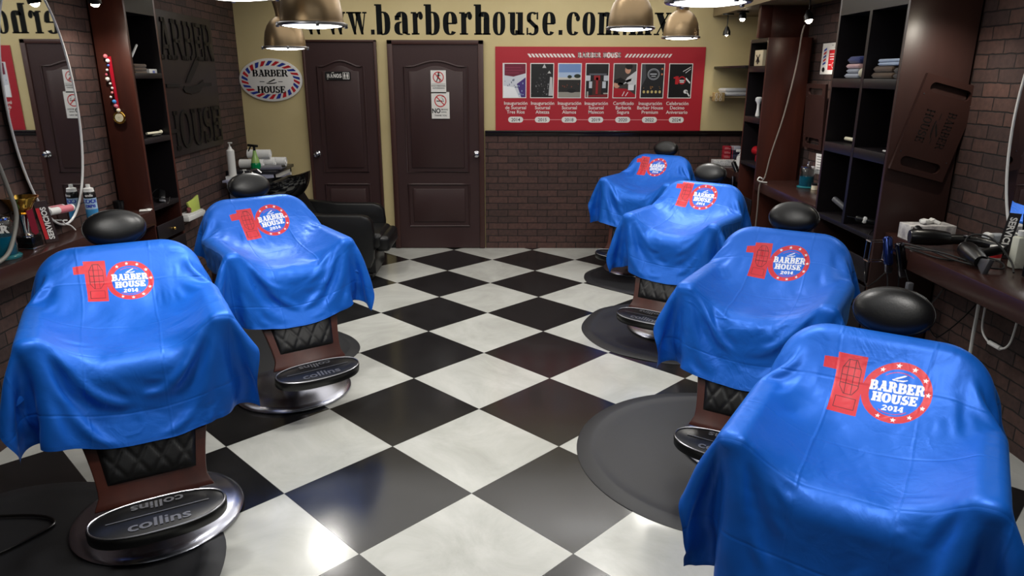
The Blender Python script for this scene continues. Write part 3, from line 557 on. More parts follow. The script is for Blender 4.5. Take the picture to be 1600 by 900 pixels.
# ================================================================== WORKTOPS AND CABINETS
def counter(name, label, x0, x1, y0, y1, th=.1, ztop=.95):
    g = G(); g.bx(x0, x1, y0, y1, ztop - th, ztop, bev=.005); return tag(g.obj(name, WOODC), label, 'counter', 'wall hung worktops')
counter('worktop', 'long dark wooden worktop along the left brick wall', -2.545, -2.362, -1.9, 4.695)
g = G(); g.prism([(2.525, -1.9), (2.525, 4.015), (2.18, 4.015), (2.18, 3.74), (2.075, 3.56), (2.075, -1.9)], (0, 0, .85), (1, 0, 0), (0, 1, 0), .1, bev=.004); tag(g.obj('worktop', WOODC), 'dark wooden worktop at the lower right, holding the hair dryers', 'counter', 'wall hung worktops')
counter('worktop', 'reddish wooden worktop holding the blue jar, between the two shelf towers', 2.13, 2.525, 4.875, 6.125, .085)
counter('worktop', 'short dark worktop against the back brick wall', 2.13, 2.525, 6.595, YB - .04, .085)

def cubby(name, label, x_front, x_back, y0, y1, ztop, ysplits, levels, drawers, side, base=.004):
    """tall unit against a side wall; side = -1: front faces +X (left wall)"""
    t = thing(name, label, 'cabinet', ((x_front + x_back) / 2, (y0 + y1) / 2, 0)); cx, cy = t.location.x, t.location.y
    f, bk = x_front - cx, x_back - cx; a, b = y0 - cy, y1 - cy; th = .024
    g = G(); zb = levels[0][0]
    for yy in (a, b - th): g.bx(f, bk, yy, yy + th, base, ztop, bev=.002)
    g.bx(bk - .01 if bk > f else bk, bk if bk > f else bk + .01, a, b, base, ztop)
    g.obj('carcass', side, t)
    g = G()
    for yy in (a + th, b - th - .003): g.bx(f * 1.0, bk, yy, yy + .003, zb_ := levels[0][0], levels[-1][1])
    g.bx(bk - .013 if bk > f else bk + .010, bk - .010 if bk > f else bk + .013, a + th, b - th, levels[0][0], levels[-1][1]); g.obj('lining', WOODB, t)
    zs = [zb] + [l[1] for l in levels]
    prev = None
    for i, (z0, z1) in enumerate(levels):
        lo = levels[i - 1][1] if i else z0 - .03
        g = G(); g.bx(f, bk, a + th, b - th, lo, z0, bev=.001); g.obj('shelf', WOODB, t)
    g = G(); g.bx(f, bk, a + th, b - th, levels[-1][1], ztop); g.obj('top_panel', WOODB, t)
    for ys in ysplits: g = G(); g.bx(f - .001, bk, ys - cy - .016, ys - cy + .016, zb, levels[-1][1]); g.obj('divider', WOODB, t)
    for (z0, z1) in drawers:
        d = G(); ff = f - (.012 if bk > f else -.012); d.bx(ff, f, a + .012, b - .012, z0 + .006, z1 - .006, bev=.004); do = d.obj('drawer', WOODB, t)
        k = G(); kx = ff - (.018 if bk > f else -.018); k.ball((kx, 0, (z0 + z1) / 2), .012, seg=14); k.cyl((ff, 0, (z0 + z1) / 2), (kx, 0, (z0 + z1) / 2), .006, seg=10); k.obj('knob', BRASS, do)
    return t
cubby('shelf_tower', 'tall narrow brown cabinet with open cubbies and drawers on the left', -2.38, -2.603, 4.70, 5.12, 2.325, [], [(.965, 1.375), (1.41, 1.79), (1.825, 2.19)], [(.72, .84), (.58, .71), (.10, .57)], WOODR)
cubby('shelf_tower', 'big dark double column shelf tower of six cubbies on the right', 2.13, 2.525, 4.02, 4.87, 2.375, [4.44], [(.915, 1.335), (1.395, 1.745), (1.80, 2.185)], [(.63, .78), (.47, .62), (.10, .46)], WOODM)
cubby('shelf_tower', 'lower reddish shelf tower near the back wall on the right', 2.13, 2.495, 6.13, 6.585, 2.115, [], [(1.075, 1.42), (1.47, 1.845), (1.895, 2.085)], [(.63, .78), (.47, .62), (.10, .46)], WOODR)
g = G(); g.bx(2.2, 2.52, 6.30, 6.33, 2.12, 2.376, bev=.003); g.bx(2.1, 2.2, 6.3, 6.36, 2.12, 2.376, bev=.003); tag(g.obj('overhead_panel', WOODR), 'reddish wooden panel standing on top of the far shelf tower', 'panel')

# carved sign on the left wall
def lsign():
    y0, y1 = 5.14, 6.80; n = Vector((1, .049, 0)).normalized(); e = Vector((-.049, 1, 0)).normalized() * -1
    t = thing('carved_sign', 'large dark square wooden sign with razor on the left brick wall', 'sign', (lw(6) + .002, 6.0, 0))
    ex = Vector((.049, -1, 0)).normalized(); ex = -ex  # along +Y
    # letters read from near (left) to far (right): +Y direction, normal +X
    ex = Vector((-.049, 1, 0)).normalized(); ez = Vector((0, 0, 1)); nn = ex.cross(ez)
    g = G(); g.prism(R4(y0 - 6, y1 - 6, 1.19, 2.285), (0, 0, 0), ex, ez, .03, bev=.003); g.obj('board', mat('sign_brown', (36, 27, 27), .5), t)
    g = G(); P, w = capword('BARBER', .2, .1, .05, .06); g.polys(place(P, 1.36 / w, .30, -.60, 1.93), (0, 0, 0), ex, ez, off=.03, th=.012)
    P, w = capword('HOUSE', .2, .1, .05, .08); g.polys(place(P, 1.22 / w, .30, -.46, 1.24), (0, 0, 0), ex, ez, off=.03, th=.012)
    g.polys(place(RAZOR, .42, .42, .18, 1.76) + [R4(-.35, -.1, 1.72, 1.745), R4(.42, .62, 1.72, 1.745)], (0, 0, 0), ex, ez, off=.03, th=.010)
    g.obj('lettering', CHARC, t, smooth=0)
lsign()

# ------------------------------------------------------------------ mirrors
def mirror(side, x, yc, zc, ry, rz, label, rot=0):
    t = thing('oval_mirror', label, 'mirror', (x, yc, zc), rot)
    n = 64
    s_ = side
    g = G(); g.prism(ell(0, 0, ry, rz, n), (0, 0, 0), (0, -s_, 0), (0, 0, 1), .006)   # normal faces into the room
    g.obj('mirror_glass', mat('mirror_glass', (225, 228, 230), .015, 1), t)
    g = G(); g.tube([(-s_ * .006, (ry + .004) * math.cos(2 * PI * k / n), (rz + .004) * math.sin(2 * PI * k / n)) for k in range(n)], .0065, 8, True, 1)
    g.obj('mirror_frame', mat('white_frame', (215, 215, 215), .3), t)
# side: +1 on the right wall (faces -X), -1 on the left wall (faces +X)
mirror(-1, -2.536, 4.0, 1.655, .305, .655, 'tall oval mirror with thin white frame on the left brick wall', rot=math.radians(.6))
mirror(1, 2.515, 3.29, 1.62, .305, .66, 'tall oval mirror with thin white frame at the right edge')
# ================================================================== BARBER CHAIRS AND CAPES
CHAIRS = {'L1': (-1.491, 2.635, .507, .072), 'L2': (-1.293, 3.922, .616, .066), 'R4': (1.026, 1.843, -.574, -.042), 'R3': (1.213, 3.212, -.571, .013), 'R2': (1.229, 4.983, -.634, .005), 'R1': (1.264, 6.659, -.603, .029)}
def chair(key, label, zb=.004, dark=False):
    x, y, th, l = CHAIRS[key]
    t = thing('barber_chair', label, 'barber chair', (x, y, zb), th, 'barber chairs covered with blue capes')
    l = l - zb
    g = G(); g.lathe([(0, 0), (.335, 0), (.338, .008), (.33, .018), (.30, .028), (.285, .03), (.25, .045), (.18, .06), (.1, .066), (0, .068)], seg=64); g.obj('base_disc', mat('worn_chrome', (176, 178, 190), .24, 1, bump=(6, .05, .004)), t)
    g = G(); g.lathe([(.085, .06), (.075, .07), (.07, .30 + l), (.05, .31 + l), (.05, .50 + l), (0, .50 + l)], seg=32); g.obj('hydraulic_post', STEEL, t)
    g = G(); g.box((0, .0, .50 + l), (.44, .40, .05), bev=.012); g.bx(-.24, .24, -.19, .21, .52 + l, .57 + l, bev=.01); g.obj('seat_frame', WOODR, t)
    g = G(); g.box((0, .0, .625 + l), (.50, .42, .13), bev=.055, seg=4); g.obj('seat', LEATHER, t)
    ang = -math.atan2(.24, .44); q = Matrix.Rotation(ang, 3, 'X')
    g = G(); pts = []
    for k in range(25):
        a = PI * k / 24; pts.append((.285 * math.copysign(abs(math.cos(a)) ** .5, math.cos(a)) if k not in (0, 24) else .285 * (1 if k == 0 else -1), .09 + .145 * abs(math.sin(a)) ** .6))
    g.prism([(-.285, -.24), (.285, -.24)] + pts, Vector((0, .335, .775 + l)) + q @ Vector((0, .045, 0)), (1, 0, 0), q @ Vector((0, 0, 1)), .09, bev=.025); g.obj('backrest', LEATHER, t)
    for s_ in (-1, 1):
        g = G(); g.bx(s_ * .295, s_ * .335, -.18, .24, .53 + l, .80 + l, bev=.012); a_ = g.obj('armrest', WOODR, t)
        g = G(); g.bx(s_ * .285, s_ * .345, -.19, .23, .80 + l, .845 + l, bev=.018, seg=3); g.obj('arm_pad', LEATHER, a_)
    # headrest on its steel bar
    g = G(); g.box((0, .475, 1.0 + l), (.045, .012, .2), (-.35, 0, 0), bev=.003); g.obj('headrest_bar', STEEL, t)
    hr = G(); hc = Vector((0, .505, 1.097 + l)); hq = Matrix.Rotation(-.42, 3, 'X'); prof = []
    b = bmesh.new(); bmesh.ops.create_uvsphere(b, u_segments=48, v_segments=28, radius=1)
    for v in b.verts:
        c = v.co.copy(); rr = math.hypot(c.x, c.z); 
        f = (1 - abs(c.y) ** 2.6) ** (1 / 2.6) if abs(c.y) < 1 else 0
        k = f / rr if rr > 1e-6 else 0
        v.co = Vector((c.x * k * .124, c.y * (.05 if c.y < 0 else .04), c.z * k * .082))
    hr._merge(b, Matrix.Translation(hc) @ hq.to_4x4()); ho = hr.obj('headrest', LEATHER, t, smooth=60)
    g = G(); g.tube([hc + hq @ Vector((.1245 * math.cos(2 * PI * k / 40), .006, .0825 * math.sin(2 * PI * k / 40))) for k in range(40)], .0035, 6, True, 1); g.obj('piping', BLKPL, ho)
    # leg rest: shaped wooden panel with a quilted pad
    top, bot = Vector((0, -.150, .55 + l)), Vector((0, -.330, .21 + l)); up = (top - bot); H = up.length; up.normalize(); ex = Vector((1, 0, 0)); nn = ex.cross(up)
    def side(t_): return .185 + .065 * max(0, (t_ - .18) / .82) ** 1.4 + .02 * max(0, 1 - t_ / .12)
    sp_ = [(side(k / 16), H * k / 16) for k in range(17)]
    g = G(); g.prism([(-a, b_) for a, b_ in sp_][::-1][::-1] + [(a, b_) for a, b_ in sp_][::-1], bot, ex, up, .028, bev=.006); lr = g.obj('leg_rest', WOODR, t)
    g = G()
    px_, pz0, pz1 = .15, H * .22, H * .80
    b = bmesh.new(); nx, nz = 44, 36; vv = []
    for i in range(nz + 1):
        for j in range(nx + 1):
            u, v = -1 + 2 * j / nx, i / nz
            X = u * (px_ + .03 * v); Z = pz0 + (pz1 - pz0) * v
            ed = (1 - abs(u) ** 6) ** .5 * (1 - abs(2 * v - 1) ** 6) ** .5
            d1 = ((u * 2.0 + v * 1.7) % 1.0); d2 = ((u * 2.0 - v * 1.7) % 1.0)
            dd = min(min(d1, 1 - d1), min(d2, 1 - d2)); q_ = min(1, dd / .16)
            h = .028 + .018 * ed * (.72 + .28 * q_ ** .6)
            vv.append(b.verts.new(bot + ex * X + up * Z + nn * h))
    for i in range(nz):
        for j in range(nx): b.faces.new((vv[i * (nx + 1) + j], vv[i * (nx + 1) + j + 1], vv[(i + 1) * (nx + 1) + j + 1], vv[(i + 1) * (nx + 1) + j]))
    g._merge(b); g.obj('quilted_pad', LEATHER, lr, smooth=60)
    # foot plate
    fc = Vector((0, -.455, .225 + l)); ft = Matrix.Rotation(.16, 3, 'X')
    outline = [(.232 * math.copysign(abs(math.cos(a)) ** .8, math.cos(a)), (.105 if math.sin(a) < 0 else .085) * math.copysign(abs(math.sin(a)) ** .9, math.sin(a))) for a in [2 * PI * k / 48 for k in range(48)]]
    g = G(); g.m(BLKPL); g.prism(outline, fc, ft @ Vector((1, 0, 0)), ft @ Vector((0, 1, 0)), .05, off=-.05, bev=.008)
    fo = g.obj('footrest', None, t)
    g = G(); g.tube([fc + ft @ Vector((a * .97, b_ * .95, .001)) for a, b_ in outline], .0035, 6, True, 1); g.obj('chrome_rim', STEEL, fo)
    g = G(); fx, fy = ft @ Vector((1, 0, 0)), ft @ Vector((0, 1, 0))
    g.polys(sans('collins', .042, 0, -.070, .02, sx=1.35) + sans('collins', .036, 0, .062, .02, rot=PI, sx=1.35) + [R4(-.17, .17, -.004, .0)], fc, fx, fy, off=.0005, th=.0025); g.obj('raised_lettering', mat('worn_steel', (120, 120, 122), .4, .8), fo)
    g = G(); g.cyl((0, -.1, .40 + l), (0, -.33, .235 + l), .018); g.box((0, -.36, .2 + l), (.30, .05, .03), bev=.006); g.obj('footrest_arm', STEEL, t)
    return t

# ------------------------------------------------------------------ the capes: a small position based cloth solver lays each sheet over its chair
CW, CL = 1.05, 1.205
def chair_shapes():
    B = [((0, .33, .79), (.31, .06, .26), -math.atan2(.24, .44), 'slab')]
    for s in (-1, 1):
        B.append(((s * .315, .02, .83), (.0375, .23, .025), 0, .024)); B.append(((s * .298, .02, .68), (.045, .218, .15), 0, .02))
    B.append(((0, .01, .655), (.26, .22, .08), 0, .075)); B.append(((0, -.230, .42), (.22, .04, .17), -.46, .02))
    return [(np.array(c, float), np.array(h, float), a, r) for c, h, a, r in B]
def slab_distance(L, h, R, r):
    qx = np.abs(L[:, 0]) - (h[0] - R); qz = np.abs(L[:, 2]) - (h[2] - R)
    d2 = np.hypot(np.maximum(qx, 0), np.maximum(qz, 0)) + np.minimum(np.maximum(qx, qz), 0) - R + r; dy = np.abs(L[:, 1]) - h[1] + r
    return np.hypot(np.maximum(d2, 0), np.maximum(dy, 0)) + np.minimum(np.maximum(d2, dy), 0) - r
def collide(X, Xp, B, th=.012, mu=.6):
    for c, h, rx, r in B:
        cs, sn = math.cos(rx), math.sin(rx); q = X - c
        L = np.stack([q[..., 0], cs * q[..., 1] + sn * q[..., 2], -sn * q[..., 1] + cs * q[..., 2]], -1)
        m = (np.abs(L) < h + th).all(-1)
        if not m.any(): continue
        Lm = L[m]
        if r == 'slab':
            sd = slab_distance(Lm, h, .15, .04); e = 1e-4
            n = np.stack([slab_distance(Lm + np.eye(3)[k] * e, h, .15, .04) - sd for k in range(3)], -1) / e; n /= np.linalg.norm(n, axis=1, keepdims=True) + 1e-9
        else:
            dm = np.abs(Lm) - (h - r); sg = np.sign(Lm); sg[sg == 0] = 1; out = np.maximum(dm, 0); ln = np.linalg.norm(out, axis=1); ins = ln < 1e-9
            n = np.zeros_like(Lm); n[~ins] = out[~ins] / ln[~ins, None] * sg[~ins]; sd = ln - r
            if ins.any():
                k = np.argmax(dm[ins], 1); ii = np.where(ins)[0]; n[ii, k] = sg[ii, k]; sd[ii] = dm[ii, k] - r
        pen = th - sd; hit = pen > 0
        if not hit.any(): continue
        nw = n[hit]; N3 = np.stack([nw[:, 0], cs * nw[:, 1] - sn * nw[:, 2], sn * nw[:, 1] + cs * nw[:, 2]], -1); ii = tuple(np.argwhere(m)[hit].T)
        x = X[ii] + N3 * pen[hit][:, None]; dx = x - Xp[ii]; dt = dx - (dx * N3).sum(1, keepdims=True) * N3
        lt = np.linalg.norm(dt, axis=1, keepdims=True) + 1e-12
        X[ii] = x - dt * np.minimum(1, mu * pen[hit][:, None] / lt)
def lay_start(N, L, dx, skew, seed):
    nL = int(round(N * L / CW)); U, S_ = np.meshgrid(np.linspace(-.5, .5, N) * CW, np.linspace(0, L, nL)); b, yT, zT = .10, .455, 1.03
    prof = np.array([(yT + .07, zT - b - .6), (yT + .07, zT - .02), (yT + .02, zT + .012), (-.30, .89), (-2, .84)])
    d = np.r_[0, np.cumsum(np.hypot(*np.diff(prof, axis=0).T))]; s0 = d[1] - b; c, sn = math.cos(skew), math.sin(skew)
    s2 = (S_ - .4) * c + U * sn + .4 + s0
    X = np.stack([U * c - (S_ - .4) * sn + dx, np.interp(s2, d, prof[:, 0]), np.interp(s2, d, prof[:, 1])], -1)
    rng = np.random.RandomState(seed)
    for k in range(9):
        a, bb = rng.uniform(.6, 4.5, 2); ph = rng.uniform(0, 6.3, 2); X[..., 2] += .006 * np.sin(6.28 * a * U / CW + ph[0]) * np.sin(6.28 * bb * S_ / L + ph[1])
    return X
def cubic(X, t, smooth=False):
    n0 = X.shape[0]; i = np.clip(t.astype(int), 0, n0 - 2); f = (t - i)[:, None, None]
    P = np.concatenate([2 * X[:1] - X[1:2], X, 2 * X[-1:] - X[-2:-1]], 0); p0, p1, p2, p3 = P[i], P[i + 1], P[i + 2], P[i + 3]
    if smooth: return ((1 - f) ** 3 * p0 + (3 * f ** 3 - 6 * f ** 2 + 4) * p1 + (-3 * f ** 3 + 3 * f ** 2 + 3 * f + 1) * p2 + f ** 3 * p3) / 6
    return .5 * (2 * p1 + (p2 - p0) * f + (2 * p0 - 5 * p1 + 4 * p2 - p3) * f * f + (3 * p1 - p0 - 3 * p2 + p3) * f ** 3)
def resample(X, n, m):
    X = cubic(X, np.linspace(0, X.shape[0] - 1, n)); return np.moveaxis(cubic(np.moveaxis(X, 1, 0), np.linspace(0, X.shape[1] - 1, m)), 0, 1)
def settle(X, L, steps, bend, damp, iters, seed, strain=.04, dt=1 / 240.):
    B = chair_shapes(); nL, nN = X.shape[:2]; hu, hv = CW / (nN - 1), L / (nL - 1); X = np.ascontiguousarray(X); V = np.zeros_like(X)
    W = np.ones((nL, nN)); W[:max(1, nL // 40)][:, np.abs(np.linspace(-.5, .5, nN) * CW) < .12] = 0
    rng = np.random.RandomState(seed + 50); nz = np.zeros((nL, nN)); a_, b_ = np.meshgrid(np.linspace(0, 1, nN), np.linspace(0, 1, nL))
    for q in range(14):
        fa, fb = rng.uniform(-11, 11, 2); nz += np.sin(6.28 * (fa * a_ + fb * b_) + rng.uniform(0, 6.3))
    nz = 1 + strain * nz / 2.6
    sk = max(2, int(round(nN / 32 * 2))); diag = math.hypot(hu, hv)
    C = [(0, 1, hu, 1., 0), (1, 0, hv, 1., 0), (1, 1, diag, .25, 0), (1, -1, diag, .25, 0)] + [c for k in sorted({2, sk}) for c in ((0, k, k * hu, bend, 1), (k, 0, k * hv, bend, 1))]
    fam = []
    for di, dj, rest, k, mode in C:
        per = 2 * (abs(dj) if dj else di)
        for r in range(per):
            if dj == 0: sa = (slice(r, nL - di, per), slice(0, nN)); sb = (slice(r + di, nL, per), slice(0, nN))
            elif dj > 0: sa = (slice(0, nL - di), slice(r, nN - dj, per)); sb = (slice(di, nL), slice(r + dj, nN, per))
            else: sa = (slice(0, nL - di), slice(r + 1, nN, per)); sb = (slice(di, nL), slice(r, nN - 1, per))
            wa, wb = W[sa], W[sb]
            if wa.size == 0 or wa.shape != wb.shape: continue
            ws = np.maximum(wa + wb, 1e-9); fam.append((sa, sb, wa / ws * k, wb / ws * k, rest * .5 * (nz[sa] + nz[sb]), mode))
    g = np.array([0, 0, -9.8]) * W[..., None]; pin = W == 0
    for st in range(steps):
        Xp = X.copy(); V = V * (1 - damp) + g * dt; X = X + V * dt
        for it in range(iters):
            for sa, sb, wa, wb, rest, mode in fam:
                A, Bv = X[sa], X[sb]; D = Bv - A; l = np.sqrt(np.einsum('ijk,ijk->ij', D, D)) + 1e-9; e = 1 - rest / l
                if mode: e = np.minimum(e, 0)
                X[sa] = A + (wa * e)[..., None] * D; X[sb] = Bv - (wb * e)[..., None] * D
            collide(X, Xp, B)
        V = (X - Xp) / dt; sp = np.linalg.norm(V, axis=-1, keepdims=True); V *= np.minimum(1, 2.5 / np.maximum(sp, 1e-6)); V[pin] = 0
    return X
def drape(L, dx, skew, seed, fine=84):
    X = lay_start(34, L, dx, skew, seed); X = settle(X, L, 700, .25, .008, 2, seed)
    X = settle(resample(X, int(round(60 * L / CW)), 60), L, 240, .06, .02, 4, seed)
    return settle(resample(X, int(round(fine * L / CW)), fine), L, 110, .01, .04, 5, seed)
CAPES = {'L1': (1.205, -.02, .03, 1), 'L2': (1.205, 0, -.04, 2), 'R4': (1.26, 0, .02, 3), 'R3': (1.205, 0, -.02, 4), 'R2': (1.205, 0, .03, 5), 'R1': (1.205, 0, 0, 6)}
def inside(poly, X, Y):
    r = np.zeros(X.shape, bool); n = len(poly)
    xs = [p[0] for p in poly]; ys = [p[1] for p in poly]
    m = (X >= min(xs)) & (X <= max(xs)) & (Y >= min(ys)) & (Y <= max(ys))
    if not m.any(): return r
    x, y = X[m], Y[m]; q = np.zeros(x.shape, bool)
    for i in range(n):
        x0, y0 = poly[i]; x1, y1 = poly[(i + 1) % n]
        if y0 == y1: continue
        q ^= ((y0 > y) != (y1 > y)) & (x < (x1 - x0) * (y - y0) / (y1 - y0) + x0)
    r[m] = q; return r
def logo_layers():
    L = []
    red, white, blk = lin((206, 44, 56)), lin((235, 236, 240)), lin((70, 12, 24))
    L.append((red, [R4(-1.84, -.98, -1.0, 1.02), [(-2.26, .44), (-1.8, .44), (-1.8, .84), (-2.26, .80)]] + ring(0, 0, 1, 1, .23, .23, seg=64)))
    w = .022; hand = []
    hx = [(-1.66, .55), (-1.5, .86), (-1.25, .86), (-1.1, .55), (-1.1, -.05), (-1.25, -.3), (-1.5, -.3), (-1.66, -.05)]
    for i in range(8): hand.append(line(*hx[i], *hx[(i + 1) % 8], w))
    for yy in (.6, .33, .05): hand.append(line(-1.66, yy, -1.1, yy, w))
    for xx in (-1.48, -1.28): hand.append(line(xx, .86, xx, -.3, w))
    q = [(-1.7, -.42), (-1.1, -.42), (-1.1, -.82), (-1.7, -.82)]
    for i in range(4): hand.append(line(*q[i], *q[(i + 1) % 4], w))
    L.append((blk, hand))
    st = []
    for k in range(12):
        if k in (5, 6, 7): continue
        a = 2 * PI * k / 12 + .1; st += star(.885 * math.cos(a), .885 * math.sin(a), .085)
    L.append((white, st))
    P, wd = capword('BARBER', .3, .19, .06, .0); T = place(P, 1.56 / wd, .33, -.78, .03)
    P, wd = capword('HOUSE', .3, .19, .06, .02); T += place(P, 1.30 / wd, .31, -.65, -.32)
    P, wd = capword('2014', .26, .18, .05, .05); T += place(P, .62 / wd, .19, -.31, -.58)
    T += place(RAZOR, .38, .3, 0, .47)
    L.append((white, T))
    L.append((red, [p for p in ring(0, 0, .68, .68, .02, .02, 55, 125, seg=80) + ring(0, 0, .7, .7, .02, .02, 235, 305, seg=80)]))
    return L
LOGO = logo_layers(); CAPEM = cape_mat(); CBLUE = lin((18, 100, 206))
def cape(key, label, u0, s0, R, step, fine):
    CL = CAPES[key][0]; A = drape(*CAPES[key]); nL, nN = A.shape[:2]
    def samples(lo, hi, a, b, n):
        seg = [np.arange(lo, a, fine), np.arange(a, b, step), np.arange(b, hi, fine), [hi]]; return np.unique(np.concatenate(seg).round(6))
    u = samples(-CW / 2, CW / 2, u0 - 2.3 * R, u0 + 1.05 * R, 0); s = samples(0, CL, s0 - 1.06 * R, s0 + 1.06 * R, 0)
    P = cubic(np.moveaxis(cubic(A, s / CL * (nL - 1), True), 1, 0), (u / CW + .5) * (nN - 1), True); P = np.moveaxis(P, 0, 1)
    U, S_ = np.meshgrid(u, s); m, n = U.shape
    col = np.ones((m, n, 4)); col[..., :3] = CBLUE; col[..., 3] = 0
    a, b = (U - u0) / R, -(S_ - s0) / R
    for c, polys in LOGO:
        for p in polys:
            k = inside(p, a, b); col[k, :3] = c; col[k, 3] = 1
    # narrow stitched hem: slightly darker double layer
    hem = (U < -CW / 2 + .012) | (U > CW / 2 - .012) | (S_ > CL - .012) | (S_ < .012); col[hem, :3] = np.array(CBLUE) * .86
    x, y, th, l = CHAIRS[key]
    me = bpy.data.meshes.new('cape'); idx = np.arange(m * n).reshape(m, n)
    F = np.stack([idx[:-1, :-1], idx[1:, :-1], idx[1:, 1:], idx[:-1, 1:]], -1).reshape(-1, 4)
    me.vertices.add(m * n); me.vertices.foreach_set('co', P.reshape(-1)); me.loops.add(len(F) * 4); me.loops.foreach_set('vertex_index', F.reshape(-1))
    me.polygons.add(len(F)); me.polygons.foreach_set('loop_start', np.arange(len(F)) * 4); me.polygons.foreach_set('loop_total', np.full(len(F), 4)); me.update(); me.validate()
    me.polygons.foreach_set('use_smooth', [True] * len(F))
    ca = me.color_attributes.new('print_colour', 'FLOAT_COLOR', 'POINT'); ca.data.foreach_set('color', col.reshape(-1))
    sa = me.attributes.new('sheet', 'FLOAT_VECTOR', 'POINT'); sa.data.foreach_set('vector', np.stack([U, S_, U * 0], -1).reshape(-1))
    me.materials.append(CAPEM)
    o = bpy.data.objects.new('barber_cape', me); SC.collection.objects.link(o); o.location = (x, y, l); o.rotation_euler = (0, 0, th)
    return tag(o, label, 'barber cape', 'blue satin capes over the chairs')
WH = 'black leather barber chair with oval headrest, '
chair('L1', WH + 'nearest on the left, footplate fully visible', .012)
chair('L2', WH + 'second left, before the basin', .004)
chair('R4', WH + 'nearest at the lower right corner', .012)
chair('R3', WH + 'second from the front on the right', .012)
chair('R2', WH + 'third from the front on the right', .012)
chair('R1', WH + 'farthest on the right by the brick wall', .012)
BC = 'blue satin cape with red ten and round logo, draped over '
cape('L1', BC + 'nearest left chair', .05, .36, .088, .0013, .005)
cape('L2', BC + 'second left chair', .055, .365, .1, .0019, .008)
cape('R4', BC + 'nearest right chair', .055, .375, .1, .0011, .0045)
cape('R3', BC + 'second right chair', .045, .375, .096, .0016, .006)
cape('R2', BC + 'third right chair', .028, .32, .1, .0024, .009)
cape('R1', BC + 'farthest right chair', .0, .33, .098, .003, .01)

# ------------------------------------------------------------------ rubber mats
def rmat(label, cx, cy, rx, ry, wob=0, cut=None, rot=0, seed=0):
    r = random.Random(seed); n = 96; ph = [r.uniform(0, 6.3) for _ in range(4)]
    def rad(a): return 1 + wob * (.5 * math.sin(3 * a + ph[0]) + .3 * math.sin(5 * a + ph[1]) + .2 * math.sin(8 * a + ph[2]))
    prof = [(0.0, .010), (.80, .010), (.86, .0095), (.885, .013), (.905, .0135), (.93, .011), (.985, .006), (1.0, .0022), (1.0, .0005)]
    b = bmesh.new(); rings = []
    for f, z in prof:
        if f == 0: rings.append([b.verts.new((cx, cy, z))]); continue
        row = []
        for k in range(n):
            a = 2 * PI * k / n; X = rx * f * rad(a) * math.cos(a); Y = ry * f * rad(a) * math.sin(a)
            if cut is not None: Y = min(Y, cut * (1 if f > .9 else .95))
            c, s_ = math.cos(rot), math.sin(rot); lift = .006 * wob / .05 * (f > .9) * max(0, math.sin(7 * a + ph[3])) if wob else 0
            row.append(b.verts.new((cx + X * c - Y * s_, cy + X * s_ + Y * c, z + (lift if z > .004 else lift * .7))))
        rings.append(row)
    for A_, B_ in zip(rings, rings[1:]):
        for k in range(n):
            k2 = (k + 1) % n
            b.faces.new((A_[0], B_[k], B_[k2]) if len(A_) == 1 else (A_[k], B_[k], B_[k2], A_[k2]))
    g = G(); g._merge(b); o = g.obj('floor_mat', BLKMAT, smooth=50); return tag(o, label, 'mat', 'black rubber floor mats under the chairs')
rmat('large round black rubber mat in the middle right, mostly bare', 1.055, 3.16, .71, .71)
rmat('round black rubber mat with curling edge under the third right chair', 1.2, 4.96, .66, .65, .03, seed=3)
rmat('farthest black rubber mat, under the last right chair', 1.28, 6.38, .56, .56, .05, seed=5)
rmat('black rubber mat behind the second left chair', -1.66, 4.50, .62, .58, .04, seed=8)
rmat('black rubber mat at the lower left corner with a cord on it', -1.86, 2.12, .78, .79, .04, seed=13)
rmat('black rubber mat at the lower right under the nearest right chair', 1.12, 1.55, .66, .66, 0)
g = G(); g.tube([(-2.30, 2.60, .02), (-2.02, 2.62, .019), (-1.90, 2.57, .019), (-1.93, 2.47, .019), (-2.02, 2.34, .019), (-2.2, 2.2, .019), (-2.45, 2.1, .018)], .006, 8, smooth=6); tag(g.obj('cord', BLKPL), 'black cord looping on the rubber mat at the lower left', 'cord')
